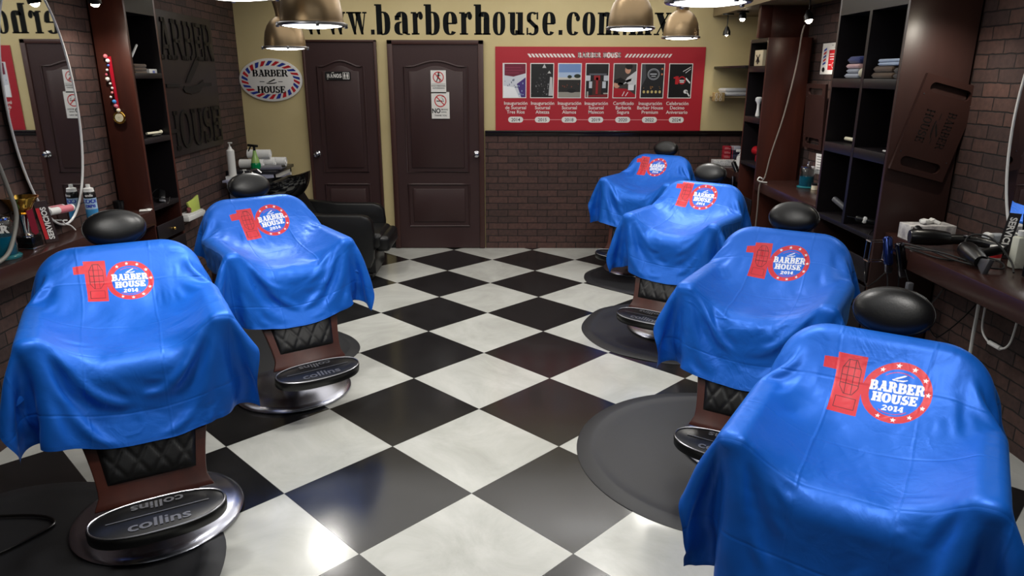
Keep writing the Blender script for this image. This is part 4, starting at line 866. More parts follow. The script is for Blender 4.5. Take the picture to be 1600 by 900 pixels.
# ================================================================== HANGING BOARDS, NOTICES
def board(label, O, ex, ez, w, h, letters=True, th=.022):
    """child seat board with two long hand slots and burnt lettering; built as frame strips round the slots"""
    O, ex, ez = Vector(O), Vector(ex).normalized(), Vector(ez).normalized(); ez = (ez - ex * ez.dot(ex)).normalized(); n = ex.cross(ez)
    t = thing('seat_board', label, 'board', O); g = G(); W2, H2 = w / 2, h / 2; sh = h * .052; sy = h * .385; sw = w * .37
    Z = (0, 0, 0)
    # outline with slots: strips left / right of the slots, solid field, top and bottom bars, rounded slot ends
    g.prism(R4(-W2, W2, -sy + sh, sy - sh), Z, ex, ez, th)
    for s_ in (-1, 1):
        y0, y1 = (sy - sh, sy + sh) if s_ > 0 else (-sy - sh, -sy + sh)
        g.prism(R4(-W2, W2, sy + sh, H2) if s_ > 0 else R4(-W2, W2, -H2, -sy - sh), Z, ex, ez, th)
        for sx in (-1, 1):
            arc = [(sx * (sw - sh + sh * math.cos(a)), (y0 + y1) / 2 + sh * math.sin(a)) for a in [PI * (-.5 + k / 12) for k in range(13)]]
            g.prism(arc + [(sx * W2, y1), (sx * W2, y0)], Z, ex, ez, th)
    g.obj('panel', mat('board_wood', (54, 32, 28), .42, bump=(40, .15, .001), var=(6, (46, 27, 24), .6)), t)
    if letters:
        g = G(); T = []
        P, wd = capword('BARBER', .2, .1, .05, .08); T += place(P, h * .38 / wd, w * .15, w * .12, h * .19, -PI / 2)
        P, wd = capword('HOUSE', .2, .1, .05, .1); T += place(P, h * .34 / wd, w * .15, -w * .27, h * .17, -PI / 2)
        T += place(RAZOR, w * .28, w * .2, -.005, 0, -PI / 2) + [line(0, h * .16, 0, h * .09, .004), line(0, -h * .1, 0, -h * .16, .004)]
        g.polys(T, Z, ex, ez, off=th + .0004); g.obj('lettering', CHARC, t, smooth=0)
    g = G()
    for sx, sy_ in ((-.43, .3), (.43, .3), (-.43, -.3), (.43, -.3)): g.prism(ell(sx * w, sy_ * h, .004, n=10), Z, ex, ez, .001, off=th)
    g.obj('screws', STEEL, t)
    return t
a, b, c, d = [Vector(p) for p in ((2.275, 3.99, 1.836), (2.588, 3.99, 1.757), (2.475, 3.99, 1.242), (2.145, 3.99, 1.313))]
for v in (a, b, c, d): v.x = v.x * .995 - .055 * 0
cc = (a + b + c + d) / 4; cc.y = 4.016
board('wooden board with two long slots, hung tilted on the big shelf tower', cc, (b - a), (a - d), .32, .53)
cc2 = Vector((2.49, 5.885, 1.50)); board('dark slotted board leaning flat against the wall under the small notice', cc2, (0, -1, 0), (-.05, .0, 1), .37, .51, False, .02)
EXR = (0, -1, 0)
items = [(RED, [R4(-.02, .115, -.085, .065)]), (WHITE, sans('Reserva tu cita', .014, .047, .02, .01, sx=.85) + sans('aqui', .014, .047, -.005, .01) + ring(.085, -.055, .022, .022, .004, .004) + [R4(-.005, .04, -.05, -.044)])]
for k in range(5): items.append((RED if k % 2 else BLUE, [[(-.115, -.05 + k * .026), (-.065, -.035 + k * .026), (-.065, -.02 + k * .026), (-.115, -.035 + k * .026)]]))
items += [(BLACK, [ell(-.09, -.082, .026, .018), R4(.02, .05, .098, .101), R4(.08, .11, .09, .094), R4(.07, .11, .08, .083)])]
items[1] = (WHITE, [R4(-.002, .1, .03, .036), R4(.0, .095, .012, .018), R4(.01, .085, -.008, -.002)] + ring(.075, -.05, .022, .022, .004, .004) + [R4(-.005, .04, -.05, -.044)])
plate('notice_poster', 'small white and red notice poster with barber pole on the right wall', 'poster', (2.528, 5.85, 1.945), EXR, (0, 0, 1), .30, .235, WHITE, items, .002)
items = [(BLACK, [R4(-.07, .07 - .02 * (k % 3), .055 - k * .021, .059 - k * .021) for k in range(6)])]
plate('notice_sheet', 'white printed sheet stuck on the wall above the blue jar', 'paper', (2.49, 5.66, 1.14), (.2, -1, 0), (-.05, 0, 1), .17, .16, WHITE, items, .0015)

# ================================================================== PROPS
def towel(label, c, w, d, h, m, rot=0, group=None, n=1):
    t = G(); hh = h / n
    for k in range(n):
        t.box((0, 0, hh * (k + .5)), (w, d, hh * .96), (0, 0, random.uniform(-.03, .03)), bev=hh * .42, seg=3)
        t.box((-w * .04, 0, hh * (k + .5)), (w * .93, d * .98, hh * .3), bev=hh * .1)
    o = t.obj('folded_towel', m, loc=c); o.rotation_euler.z = rot; return tag(o, label, 'towel', group)
def tm(n, c): return mat('terry_' + n, c, .9, bump=(260, .6, .003), sheen=.3)
TG = 'folded towels in the shelf towers'
towel('light blue grey folded towel, lowest in the far upper cubby', (2.27, 4.68, 1.801), .20, .19, .03, tm('grey', (160, 166, 180)), group=TG)
towel('grey folded towel, second in the far upper cubby pile', (2.27, 4.685, 1.832), .19, .16, .028, tm('grey', (160, 166, 180)), group=TG)
towel('pink folded towel in the middle of the far upper pile', (2.27, 4.68, 1.861), .2, .17, .028, tm('pink', (206, 166, 166)), group=TG)
towel('dark blue folded towel on top of the far upper pile', (2.27, 4.67, 1.89), .2, .17, .045, tm('navy', (30, 44, 104)), group=TG)
towel('brown folded towel, lower one in the near upper cubby', (2.27, 4.30, 1.801), .2, .24, .035, tm('brown', (88, 68, 50)), group=TG)
towel('brown folded towel, upper one in the near upper cubby', (2.27, 4.295, 1.837), .2, .22, .035, tm('brown', (88, 68, 50)), group=TG)
towel('pale blue folded towel on top of brown towels', (2.27, 4.24, 1.873), .2, .24, .038, tm('paleblue', (170, 186, 208)), group=TG, n=2)
towel('dark brown folded towel at the right end of upper cubby', (2.22, 4.125, 1.801), .1, .09, .06, tm('umber', (48, 38, 34)), group=TG, n=2)
g = G(); g.ball((0, 0, .02), (.03, .03, .03)); tag(g.obj('rolled_cloth', tm('ivory', (222, 216, 190)), loc=(2.2, 4.58, 1.815)), 'ivory rolled cloth beside the grey towels', 'cloth')
g = G(); g.lathe([(0, 0), (.014, .002), (.016, .03), (.020, .10), (.026, .16), (.024, .19), (.012, .21), (0, .212)], seg=20, sc=(1, .8)); tag(g.obj('hair_brush', CREAM, loc=(2.22, 4.555, 1.802)), 'ivory long handled brush standing in the far upper cubby', 'brush')
bt = thing('white_bottle', 'white short bottle lying in the middle cubby of the big tower', 'bottle', (2.22, 4.64, 1.41)); g = G(); g.cyl((0, -.03, .012), (0, .1, .012), .012); g.obj('bottle_body', CREAM, bt); g = G(); g.cyl((0, -.07, .02), (0, -.03, .02), .02); g.obj('bottle_cap', WHITEPL, bt)
g = G(); g.box((0, 0, .004), (.06, .08, .008), bev=.002); tag(g.obj('white_card', WHITEPL, loc=(2.2, 4.12, 1.397)), 'small white card lying in the near middle cubby', 'card')
def clipper(label, loc, rot, body=BLKPL, cord=None, band=False, name='hair_clipper', s=1):
    t = thing(name, label, 'clipper', loc); t.rotation_euler = rot
    g = G(); g.box((0, 0, 0), (.045 * s, .15 * s, .036 * s), bev=.014 * s, seg=3); g.obj('clipper_body', body, t)
    g = G(); g.box((0, -.088 * s, 0), (.042 * s, .034 * s, .012 * s), bev=.002)
    for k in range(9): g.box(((k - 4) * .0045 * s, -.108 * s, 0), (.0022, .012, .006))
    g.obj('blade', STEEL, t)
    if band: g = G(); g.box((0, .02 * s, 0), (.05 * s, .035 * s, .040 * s), bev=.014 * s); g.obj('white_band', WHITEPL, t)
    if cord: g = G(); g.tube(cord, .003, 6, smooth=5); g.obj('power_cord', BLKPL, t)
    return t
clipper('grey clipper standing in the far bottom cubby of the big tower', (2.24, 4.72, .985), (.5, .2, .6), mat('grey_plastic', (88, 88, 92), .4))
clipper('black clipper with white band in the near bottom cubby', (2.22, 4.30, .96), (.15, 0, 1.1), BLKPL, [(0, .07, 0), (.05, .12, -.01), (.1, .05, -.02)], True)
g = G(); g.tube([(2.25, 4.2, .93), (2.15, 4.12, .925), (2.12, 4.08, .85), (2.11, 4.04, .70), (2.06, 3.9, .66), (2.04, 3.78, .72), (2.05, 3.70, .80)], .0035, 6, smooth=6); tag(g.obj('thin_cable', BLKPL), 'thin dark cord hanging from the big tower to the clipper rack', 'cord')

# --- far end of the right side
t = thing('towel_shelf', 'beige wall shelf in the back right corner holding a white towel', 'shelf', (2.30, YB, 1.60)); g = G(); g.bx(-.22, .22, -.2, 0, 0, .018, bev=.003); g.obj('board', mat('beige_shelf', (190, 172, 132), .5), t)
towel('white crumpled towel on the beige wall shelf', (2.29, 7.46, 1.619), .26, .2, .075, tm('white', (232, 232, 230)), .1, n=2)
t = thing('patterned_box', 'small tan box with white ovals at the left end of the shelf', 'box', (2.11, 7.37, 1.56)); g = G(); g.box((0, 0, .05), (.11, .06, .085), bev=.003); g.obj('box_body', mat('tan_card', (176, 148, 96), .6), t)
g = G(); g.polys([q for x in (-.028, .012) for z in (.028, .07) for q in ring(x, z, .013, .018, .004, .004, seg=14)], (0, -.0305, 0), EX, EZ); g.obj('printed_ovals', WHITE, t, smooth=0)
t = thing('wall_shelf', 'thin dark shelf sticking out left of the far shelf tower', 'shelf', (2.26, 7.2, 1.885)); g = G(); g.bx(-.16, .25, -.62, .38, 0, .018, bev=.002); g.obj('board', WOODB, t)
t = thing('hand_box', 'cream box with a dark hand picture in the top far cubby', 'box', (2.21, 6.42, 1.896)); g = G(); g.box((0, 0, .065), (.11, .16, .13), (0, 0, .1), bev=.003); g.obj('box_body', mat('cream_card', (206, 192, 160), .6), t)
g = G(); g.polys([line(-.03, .03, -.0, .07, .016), line(.03, .03, .0, .07, .016), line(-.035, .09, 0, .06, .01), line(.035, .095, 0, .06, .01), line(0, .07, 0, .015, .02)], (-.056, .0, 0), (.1, -1, 0), EZ, off=.003); g.obj('hand_print', BLACK, t, smooth=0)
g = G(); g.lathe([(0, 0), (.018, .001), (.02, .01), (.012, .06), (.012, .10), (.02, .12), (.03, .135), (.03, .155), (.018, .165), (0, .166)], seg=20); tag(g.obj('face_brush', WHITEPL, loc=(2.19, 6.40, 1.472)), 'white upright brush in the second far cubby', 'brush')
t = thing('red_dryer', 'red hair dryer in the lowest far cubby', 'dryer', (2.22, 6.36, 1.122)); g = G(); g.cyl((0, -.07, .05), (0, .08, .05), .034, .04); g.box((0, .03, 0), (.03, .035, .09), bev=.01); g.obj('dryer_body', mat('red_plastic', (150, 16, 26), .3), t); g = G(); g.cyl((0, -.12, .05), (0, -.07, .05), .02, .032); g.obj('nozzle', BLKPL, t)
for k in range(4):
    q = G(); q.m(mat('red_card', (168, 36, 52), .45)).box((0, 0, .021), (.075, .07, .04), bev=.002); q.m(flatcol((226, 150, 150))).polys([R4(-.03, .03, .012, .018), R4(-.03, .01, .024, .028)], (0, -.0352, 0), EX, EZ)
    tag(q.obj('product_box', None, loc=(2.255, 7.42, .951 + k * .0425)), 'red product box on the far worktop, %s of four' % ('lowest', 'second from bottom', 'third from bottom', 'topmost')[k], 'box', 'red product boxes')
for k, (c_, nm) in enumerate((((44, 44, 62), 'lowest dark'), ((58, 62, 84), 'lower middle grey blue'), ((40, 38, 56), 'upper middle dark'), ((190, 190, 200), 'top whitish'))):
    q = G(); q.m(mat('card_%d' % k, c_, .45)).box((0, 0, .021), (.085, .07, .04), bev=.002); q.m(flatcol((196, 60, 76))).polys([R4(-.04, -.034, .002, .04)], (0, -.0352, 0), EX, EZ)
    tag(q.obj('product_box', None, loc=(2.345, 7.42, .951 + k * .0425)), nm + ' product box right of the red boxes', 'box', 'dark product boxes')
t = thing('tissue_box', 'long white speckled box on the far worktop', 'box', (2.165, 7.18, .951)); g = G(); g.box((0, 0, .027), (.23, .11, .054), bev=.003); g.obj('box_body', mat('speckled_card', (222, 222, 220), .5, var=(140, (150, 150, 150), .2)), t)
g = G(); g.lathe([(0, 0), (.038, .0), (.04, .06), (.036, .10), (.014, .12), (.012, .14), (0, .14)], seg=24); g.box((-.015, 0, .150), (.07, .02, .025), bev=.006); tag(g.obj('spray_bottle', WHITEPL, loc=(2.31, 7.12, .951)), 'white trigger spray bottle beside the speckled box', 'bottle')
clipper('black clipper hanging at the front of the far worktop', (2.145, 6.72, .975), (.9, .1, .5), BLKPL, [(0, .07, 0), (.04, .12, .03), (.1, .1, .08), (.08, .02, .02)])
clipper('chrome and black clipper on the hook below the far worktop', (2.10, 6.62, .86), (1.3, .1, .2), mat('dark_chrome', (60, 60, 66), .2, 1), [(0, .07, 0), (.02, .12, .05), (.08, .1, .12)], s=.8)
g = G(); g.tube([(2.34, 5.95, 2.20), (2.325, 5.95, 2.133), (2.311, 5.95, 1.906), (2.253, 5.95, 1.506), (2.182, 5.95, 1.196), (2.150, 5.95, 1.0), (2.112, 5.95, .93), (2.115, 5.95, .71), (2.112, 5.95, .35)], .0065, 8, smooth=4); tag(g.obj('hanging_cable', mat('grey_cable', (112, 104, 98), .5)), 'long grey cable hanging from the middle spotlight past the worktop edge', 'cable')
g = G(); g.tube([(2.17, 5.95, .955), (2.13, 5.94, .96), (2.09, 5.94, .975), (2.10, 5.94, 1.0), (2.125, 5.94, .99)], .006, 8); tag(g.obj('cable_hook', WHITEPL), 'small white hook holding the grey cable at the worktop', 'hook')

# --- jars of blue disinfectant
def jar(label, loc, s=1, letters=None, frame=None):
    t = thing('disinfectant_jar', label, 'jar', loc)
    g = G(); g.lathe([(0, .012 * s), (.058 * s, .012 * s), (.062 * s, .02 * s), (.062 * s, .155 * s), (.05 * s, .17 * s), (.047 * s, .17 * s), (.059 * s, .153 * s), (.059 * s, .022 * s), (0, .016 * s)], seg=36); g.obj('glass', GLASS, t)
    g = G(); g.lathe([(0, .018 * s), (.057 * s, .018 * s), (.057 * s, .098 * s), (0, .098 * s)], seg=36); g.obj('liquid', mat('blue_liquid', (8, 92, 116), .15), t)
    g = G(); g.lathe([(0, 0), (.072 * s, 0), (.074 * s, .008 * s), (.064 * s, .016 * s), (0, .016 * s)], seg=36); g.obj('foot', mat('jar_foot', (30, 96, 104), .15), t)
    g = G(); g.lathe([(0, .17 * s), (.054 * s, .17 * s), (.054 * s, .178 * s), (.03 * s, .19 * s), (.008 * s, .196 * s), (.006 * s, .21 * s), (.012 * s, .222 * s), (0, .23 * s)], seg=32); g.obj('lid', CHROME, t)
    if letters:
        O, ex = frame; g = G(); g.polys(sans(letters, .034, 0, 0, .05), O, ex, (0, 0, 1)); g.obj('printed_name', WHITE, t, smooth=0)
    return t
jar('glass jar of blue disinfectant on the middle right worktop', (2.40, 5.71, .951), .95)
jar('large glass jar of blue disinfectant at the left edge of the photo', (-2.49, 3.40, .951), 1.12, 'MAR', ((.035, -.062, .135), (.9, .45, 0)))
t = thing('small_pot', 'small cream and black pot beside the right jar', 'jar', (2.43, 5.60, .951)); g = G(); g.cyl((0, 0, 0), (0, 0, .035), .028); g.obj('pot_body', CREAM, t); g = G(); g.cyl((0, 0, .035), (0, 0, .05), .03); g.obj('pot_lid', BLKPL, t)
t = thing('small_pot', 'small amber pot at the end of the middle worktop', 'jar', (2.44, 5.52, .951)); g = G(); g.cyl((0, 0, 0), (0, 0, .045), .024); g.obj('pot_body', mat('amber', (150, 90, 40), .3), t); g = G(); g.cyl((0, 0, .045), (0, 0, .058), .024); g.obj('pot_lid', WHITEPL, t)

# --- left worktop
t = thing('trophy', 'silver and gold trophy cup with red ribbon on the left worktop', 'trophy', (-2.50, 3.61, .951))
g = G(); g.box((0, 0, .034), (.105, .085, .056), bev=.002); g.obj('plinth', mat('black_marble', (14, 14, 15), .15), t)
g = G(); g.box((0, 0, .004), (.118, .098, .008), bev=.002); g.lathe([(0, .062), (.034, .062), (.034, .068), (.018, .08), (.02, .10), (.026, .135), (.032, .165), (.033, .178), (0, .178)], seg=32); g.obj('stem', CHROME, t)
g = G(); g.lathe([(.03, .176), (.045, .182), (.036, .192), (.05, .205), (.056, .222), (.072, .245), (.085, .262), (.087, .266), (.082, .266), (.068, .248), (.05, .225), (.02, .21), (0, .208)], seg=40); g.obj('cup_bowl', GOLD, t)
g = G(); g.prism([(-.012, .2), (.02, .205), (.03, .08), (.012, .07), (-.004, .09)], (.048, -.02, 0), (.4, 1, 0), (0, 0, 1), .003); g.obj('ribbon', mat('red_ribbon', (120, 16, 32), .4), t)
t = thing('services_placard', 'narrow services price placard standing against the left trophy', 'sign', (-2.46, 3.745, .951))
ex_ = Vector((.55, .83, 0)).normalized(); up_ = Vector((-.10, -.06, 1)).normalized()
g = G(); g.m(mat('placard_dark', (52, 38, 36), .4)).prism(R4(-.035, .03, 0, .225), (0, 0, 0), ex_, up_, .012); g.m(WHITE).polys(sans('SERVICIOS', .026, .014, .105, .03, rot=PI / 2), (0, 0, 0), ex_, up_, off=.0125); g.m(RED).polys([R4(-.033, -.016, .02, .19)], (0, 0, 0), ex_, up_, off=.0124); g.obj('placard', None, t, smooth=0)
t = thing('spray_can', 'blue and white spray can of clipper coolant on left worktop', 'can', (-2.482, 4.19, .951))
g = G(); g.m(mat('can_blue', (70, 150, 206), .25, .1)).lathe([(0, 0), (.031, 0), (.033, .004), (.033, .10)], seg=36); g.m(mat('can_pale', (176, 206, 232), .25, .1)).lathe([(.033, .10), (.033, .165)], seg=36); g.m(BLKPL).lathe([(.033, .165), (.033, .192), (.026, .208)], seg=36); g.obj('can_body', None, t)
g = G(); g.lathe([(.030, .196), (.028, .205), (.026, .222), (.012, .226), (.011, .244), (0, .245)], seg=28); g.obj('spray_cap', WHITEPL, t)
g = G(); 
for txt, zz, hh in (('COOL', .137, .022), ('care', .112, .022)):
    for p in sans(txt, hh, 0, zz, .05): 
        q = [((-.0) + .0336 * math.sin(x / .033 + .42), -.0336 * math.cos(x / .033 + .42), z) for x, z in p]
        b_ = bmesh.new(); b_.faces.new([b_.verts.new(v) for v in q]); g._merge(b_)
g.obj('can_lettering', flatcol((40, 60, 170)), t, smooth=0)
g = G()
for p in sans('andis', .014, 0, .176, .04):
    q = [(.0338 * math.sin(x / .033 + .42), -.0338 * math.cos(x / .033 + .42), z) for x, z in p]; b_ = bmesh.new(); b_.faces.new([b_.verts.new(v) for v in q]); g._merge(b_)
g.obj('brand_lettering', WHITE, t, smooth=0)
t = thing('cream_tube', 'white and pink tube resting on the foot of left mirror', 'tube', (-2.505, 3.94, 1.09)); t.rotation_euler = (-.06, 0, 0)
g = G(); g.m(WHITEPL).cyl((0, -.115, .0), (0, .1, .0), .02); g.m(mat('pink_label', (214, 120, 132), .4)).cyl((0, -.03, 0), (0, .085, 0), .0206); g.obj('tube_body', None, t); g = G(); g.cyl((0, -.135, 0), (0, -.115, 0), .016); g.obj('tube_cap', mat('grey_cap', (150, 150, 155), .4), t)
g = G(); g.tube([(-2.515, 3.99, 1.02), (-2.50, 3.93, 1.03), (-2.50, 3.945, 1.008), (-2.50, 3.99, .99), (-2.495, 4.02, .957)], .004, 6); tag(g.obj('mirror_cable', WHITEPL), 'short white cable below the left mirror', 'cable')
g = G(); g.tube([(-2.46, 3.36, 1.75), (-2.45, 3.40, 1.52), (-2.44, 3.42, 1.433), (-2.43, 3.445, 1.291), (-2.42, 3.455, 1.162), (-2.42, 3.40, 1.05), (-2.41, 3.32, .985), (-2.40, 3.2, .965), (-2.40, 3.0, .965)], .010, 10, smooth=6); tag(g.obj('grey_hose', mat('grey_hose', (120, 118, 112), .45)), 'thick grey hose curving down at the left edge of the photo', 'hose')
t = thing('powder_bottle', 'red and white bottle cut by the left edge of the photo', 'bottle', (-2.475, 3.24, .951)); g = G(); g.m(WHITEPL).lathe([(0, 0), (.028, 0), (.03, .02)], seg=28); g.m(RED).lathe([(.03, .02), (.03, .045)], seg=28); g.m(WHITEPL).lathe([(.03, .045), (.03, .1), (.016, .12), (0, .12)], seg=28); g.obj('bottle_body', None, t)
g = G(); g.lathe([(0, 0), (.028, 0), (.034, .075), (.030, .075), (.025, .01), (0, .01)], seg=28); tag(g.obj('black_cup', BLKPL, loc=(-2.545, 4.60, .951)), 'small black cup on the worktop beside the left cabinet', 'cup')
g = G(); g.box((0, 0, .004), (.07, .06, .006), (0, 0, .4), bev=.002); g.box((.02, .01, .009), (.03, .04, .005), (0, 0, .9), bev=.002); tag(g.obj('crumpled_tissue', WHITEPL, loc=(-2.405, 4.655, .951)), 'small white tissue on the worktop by the left cabinet', 'tissue')
# contents of the left cabinet
t = clipper('black clipper with chrome head in the lowest left cubby', (-2.44, 4.98, 1.0), (.25, .3, .5), BLKPL, [(0, .07, 0), (-.03, .1, .0), (-.06, .0, -.02), (.03, -.09, -.02), (.05, .0, .0)])
t = thing('folding_brush', 'white handle lying on a black dish in middle left cubby', 'brush', (-2.43, 4.97, 1.411)); g = G(); g.lathe([(0, 0), (.05, 0), (.055, .008), (.02, .014), (0, .014)], seg=24, sc=(.7, 1.3)); g.obj('dish', BLKPL, t); g = G(); g.cyl((0, -.1, .024), (0, .1, .02), .008); g.ball((0, .1, .022), .013); g.obj('handle', CREAM, t)
towel('brown folded towels with white edges in the upper left cubby', (-2.48, 4.86, 1.792), .16, .16, .09, tm('brown', (88, 68, 50)), n=4)
g = G(); g.box((0, 0, 0), (.012, .2, .012), (.6, 0, .1), bev=.003); tag(g.obj('white_comb', WHITEPL, loc=(-2.43, 4.84, 1.945)), 'white comb leaning on the brown towels', 'comb')
t = thing('white_carton', 'small white carton with a blue label in the upper left cubby', 'box', (-2.43, 5.03, 1.791)); g = G(); g.box((0, 0, .03), (.05, .11, .06), bev=.003); g.obj('carton_body', WHITEPL, t); g = G(); g.polys([R4(-.01, .02, .02, .05)], (.0253, 0, 0), (0, 1, 0), EZ); g.obj('blue_label', flatcol((120, 134, 196)), t, smooth=0)
# medal with red ribbon and beads on the cabinet side
t = thing('medal', 'gold medal on a red ribbon with coloured beads on the cabinet side', 'medal', (-2.495, 4.685, 1.55))
g = G(); q = Matrix.Rotation(PI / 2, 3, 'X'); g.lathe([(0, -.004), (.036, -.004), (.04, .0), (.036, .004), (.033, .002), (0, .002)], (0, -.006, 0), 36, M=q); g.obj('medal_disc', GOLD, t)
g = G(); g.lathe([(0, .002), (.026, .002), (.026, .0035), (0, .0035)], (0, -.006, 0), 30, M=q); g.polys([line(-.012, -.008, .012, .01, .004), line(-.012, .01, .012, -.008, .004)], (0, -.01, 0), EX, EZ); g.obj('medal_face', CREAM, t)
g = G(); g.prism([(-.006, .04), (.008, .04), (.002, .375), (-.022, .37)], (0, 0, 0), EX, EZ, .003); g.obj('ribbon', mat('crimson_ribbon', (170, 12, 38), .45), t)
cols_ = [(228, 120, 130), (235, 235, 232), (84, 120, 200), (235, 235, 232), (196, 90, 110), (240, 236, 225), (235, 235, 232), (235, 235, 232), (240, 150, 150), (235, 235, 232), (70, 150, 220), (214, 120, 140), (238, 226, 200)]
for k, c_ in enumerate(cols_):
    z = .375 - k * .0275; x = -.028 + .012 * math.sin(k * 1.1) + (.024 if k > 9 else 0); r_ = .013 if k in (0, 1, 5, 10, 11, 12) else .008
    g = G(); g.ball((x, -.008, z), r_, seg=14); g.obj('bead', mat('bead_%d' % k, c_, .3), t)
# power strip tray
t = thing('wall_tray', 'small white wall tray with power plugs beside the left cabinet', 'tray', (-2.60, 5.74, .69)); g = G(); g.box((0, 0, .02), (.11, .32, .04), bev=.006); g.box((-.0, 0, .045), (.09, .3, .012), bev=.004); g.obj('tray_body', mat('offwhite', (200, 200, 198), .4), t)
g = G(); g.cyl((.0, -.03, .05), (.02, -.06, .085), .017); g.obj('plug', mat('dark_red', (90, 16, 18), .4), t)
g = G(); g.prism([(-.09, 0), (.07, 0), (.1, .12), (.0, .10), (-.12, .09)], (.01, .06, .045), (0, 1, 0), (-.15, 0, 1), .02, bev=.006); tag(g.obj('green_bag', mat('green_film', (170, 184, 90), .3), loc=(-2.60, 5.74, .69)), 'yellow green plastic bag on the white wall tray', 'bag')
g = G(); g.tube([(-2.57, 5.86, .70), (-2.53, 5.93, .63), (-2.52, 5.95, .5), (-2.55, 5.95, .3)], .007, 8); tag(g.obj('white_cable', WHITEPL), 'white cable dropping from the wall tray', 'cable')
g = G(); g.cyl((0, 0, 0), (0, 0, .1), .012); g.lathe([(0, .1), (.024, .1), (.024, .13), (0, .135)], seg=20); g.box((-.02, 0, .05), (.05, .02, .02)); tag(g.obj('water_valve', CHROME, loc=(-2.58, 5.35, .45)), 'chrome water valve low on the left wall', 'valve')

# ================================================================== WASH STATION
t = thing('backwash_chair', 'black shampoo chair with tall rounded arms in front of the doors', 'chair', (-1.55, 6.55, 0))
def armpanel(y):
    pts = [(-.45, .10), (.24, .10), (.30, .13), (.335, .22), (.345, .45), (.335, .56), (.30, .605), (.24, .622), (-.10, .625), (-.45, .66)]
    g = G(); g.prism(pts, (0, y + .045, 0), (1, 0, 0), (0, 0, 1), .09, bev=.02); return g.obj('arm', LEATHER, t)
armpanel(-.31); armpanel(.31)
g = G(); g.box((.05, 0, .36), (.72, .53, .16), bev=.05, seg=4); g.box((.40, 0, .34), (.14, .52, .15), bev=.04, seg=3); g.obj('seat', LEATHER, t)
g = G(); g.box((-.42, 0, .62), (.13, .56, .62), (0, -.5, 0), bev=.05, seg=4); g.obj('backrest', LEATHER, t)
g = G(); g.box((.0, 0, .17), (.66, .48, .22), bev=.01); g.bx(-.4, .3, -.26, .26, .004, .06, bev=.01); g.obj('base', BLKPL, t)
t = thing('shampoo_bowl', 'glossy black shampoo bowl tipping up beside the yellow wall', 'basin', (-2.10, 6.42, .90))
b = bmesh.new(); n1, n2 = 16, 56; V_ = []
for shell in (0, 1):
    for i in range(n1 + 1):
        f = i / n1
        for k in range(n2):
            a = 2 * PI * k / n2; rx = (.27 + .04 * max(0, math.cos(a))) - shell * .014; ry = .24 - shell * .014; r_ = math.sin(f * PI / 2) ** .8
            x, y = rx * r_ * math.cos(a), ry * r_ * math.sin(a); z = -.19 * math.cos(f * PI / 2) ** .8 + shell * .012 * (1 - f)
            z += .085 * max(0, x / .3) ** 1.5 * f - .02 * max(0, -x / .3) * f
            V_.append(b.verts.new((x, y, z)))
for shell in (0, 1):
    o_ = shell * (n1 + 1) * n2
    for i in range(n1):
        for k in range(n2): 
            k2 = (k + 1) % n2; b.faces.new((V_[o_ + i * n2 + k], V_[o_ + i * n2 + k2], V_[o_ + (i + 1) * n2 + k2], V_[o_ + (i + 1) * n2 + k]))
o1 = n1 * n2; o2 = (n1 + 1) * n2 + n1 * n2
for k in range(n2): k2 = (k + 1) % n2; b.faces.new((V_[o1 + k], V_[o1 + k2], V_[o2 + k2], V_[o2 + k]))
bmesh.ops.recalc_face_normals(b, faces=b.faces); g = G(); g._merge(b); g.obj('bowl', mat('gloss_black', (8, 8, 9), .08, coat=.6), t, smooth=60)
g = G(); g.bx(-.14, .02, -.1, .1, -.896, -.12, bev=.02); g.obj('pedestal', BLKPL, t)
g = G(); g.cyl((-.17, -.12, -.03), (-.17, -.12, .06), .016); g.ball((-.17, -.12, .07), .026, seg=18); g.tube([(-.21, -.02, 0), (-.21, -.02, .08), (-.16, -.02, .10), (-.12, -.02, .07)], .012, 10); g.obj('faucet', CHROME, t)
t = thing('product_cabinet', 'low grey cabinet with dark top in the left back corner', 'cabinet', (-2.46, 7.12, 0))
g = G(); g.bx(-.24, .20, -.27, .30, .005, .90, bev=.006); g.obj('cabinet_body', mat('lilac_grey', (150, 152, 176), .4), t)
g = G(); g.bx(-.25, .23, -.28, .31, .90, .93, bev=.005); g.obj('dark_top', mat('dark_top', (40, 40, 46), .25), t)
g = G(); g.bx(.198, .206, -.26, -.22, .35, .89); g.bx(.198, .206, .25, .29, .35, .89); g.bx(.198, .206, -.26, .29, .85, .89); g.obj('white_frame', WHITEPL, t)
RL = 'rolled white towels on the grey cabinet'
for k, (x, y, z, nm) in enumerate(((-2.52, 7.02, .978, 'front lower'), (-2.44, 7.14, .978, 'middle lower'), (-2.36, 7.24, .975, 'right lower'), (-2.47, 7.12, 1.062, 'topmost'))):
    q = thing('rolled_towel', nm + ' white rolled towel on the grey cabinet', 'towel', (x, y, z), 0, RL)
    g = G(); g.cyl((-.11, 0, 0), (.11, 0, 0), .044, seg=28); g.obj('roll', tm('white', (232, 232, 230)), q)
    g = G(); g.tube([(.111, .036 * math.cos(a) * (1 - a / 16), .036 * math.sin(a) * (1 - a / 16)) for a in [j * .5 for j in range(26)]], .003, 5, smooth=1); g.obj('rolled_edge', tm('white', (232, 232, 230)), q)
towel('grey folded cloth at the front of the cabinet top', (-2.32, 6.98, .931), .2, .2, .03, tm('slate', (84, 84, 98)), .3)
t = thing('spray_bottle', 'green trigger spray bottle in front of rolled towels', 'bottle', (-2.43, 6.88, .931)); g = G(); g.lathe([(0, 0), (.042, 0), (.046, .01), (.046, .06), (.04, .075)], seg=28); g.obj('green_liquid', mat('green_liquid', (0, 120, 70), .15), t)
g = G(); g.lathe([(.0405, .075), (.034, .11), (.02, .15), (.014, .19), (0, .19)], seg=28); g.obj('bottle_neck', mat('pale_green', (140, 176, 100), .2), t)
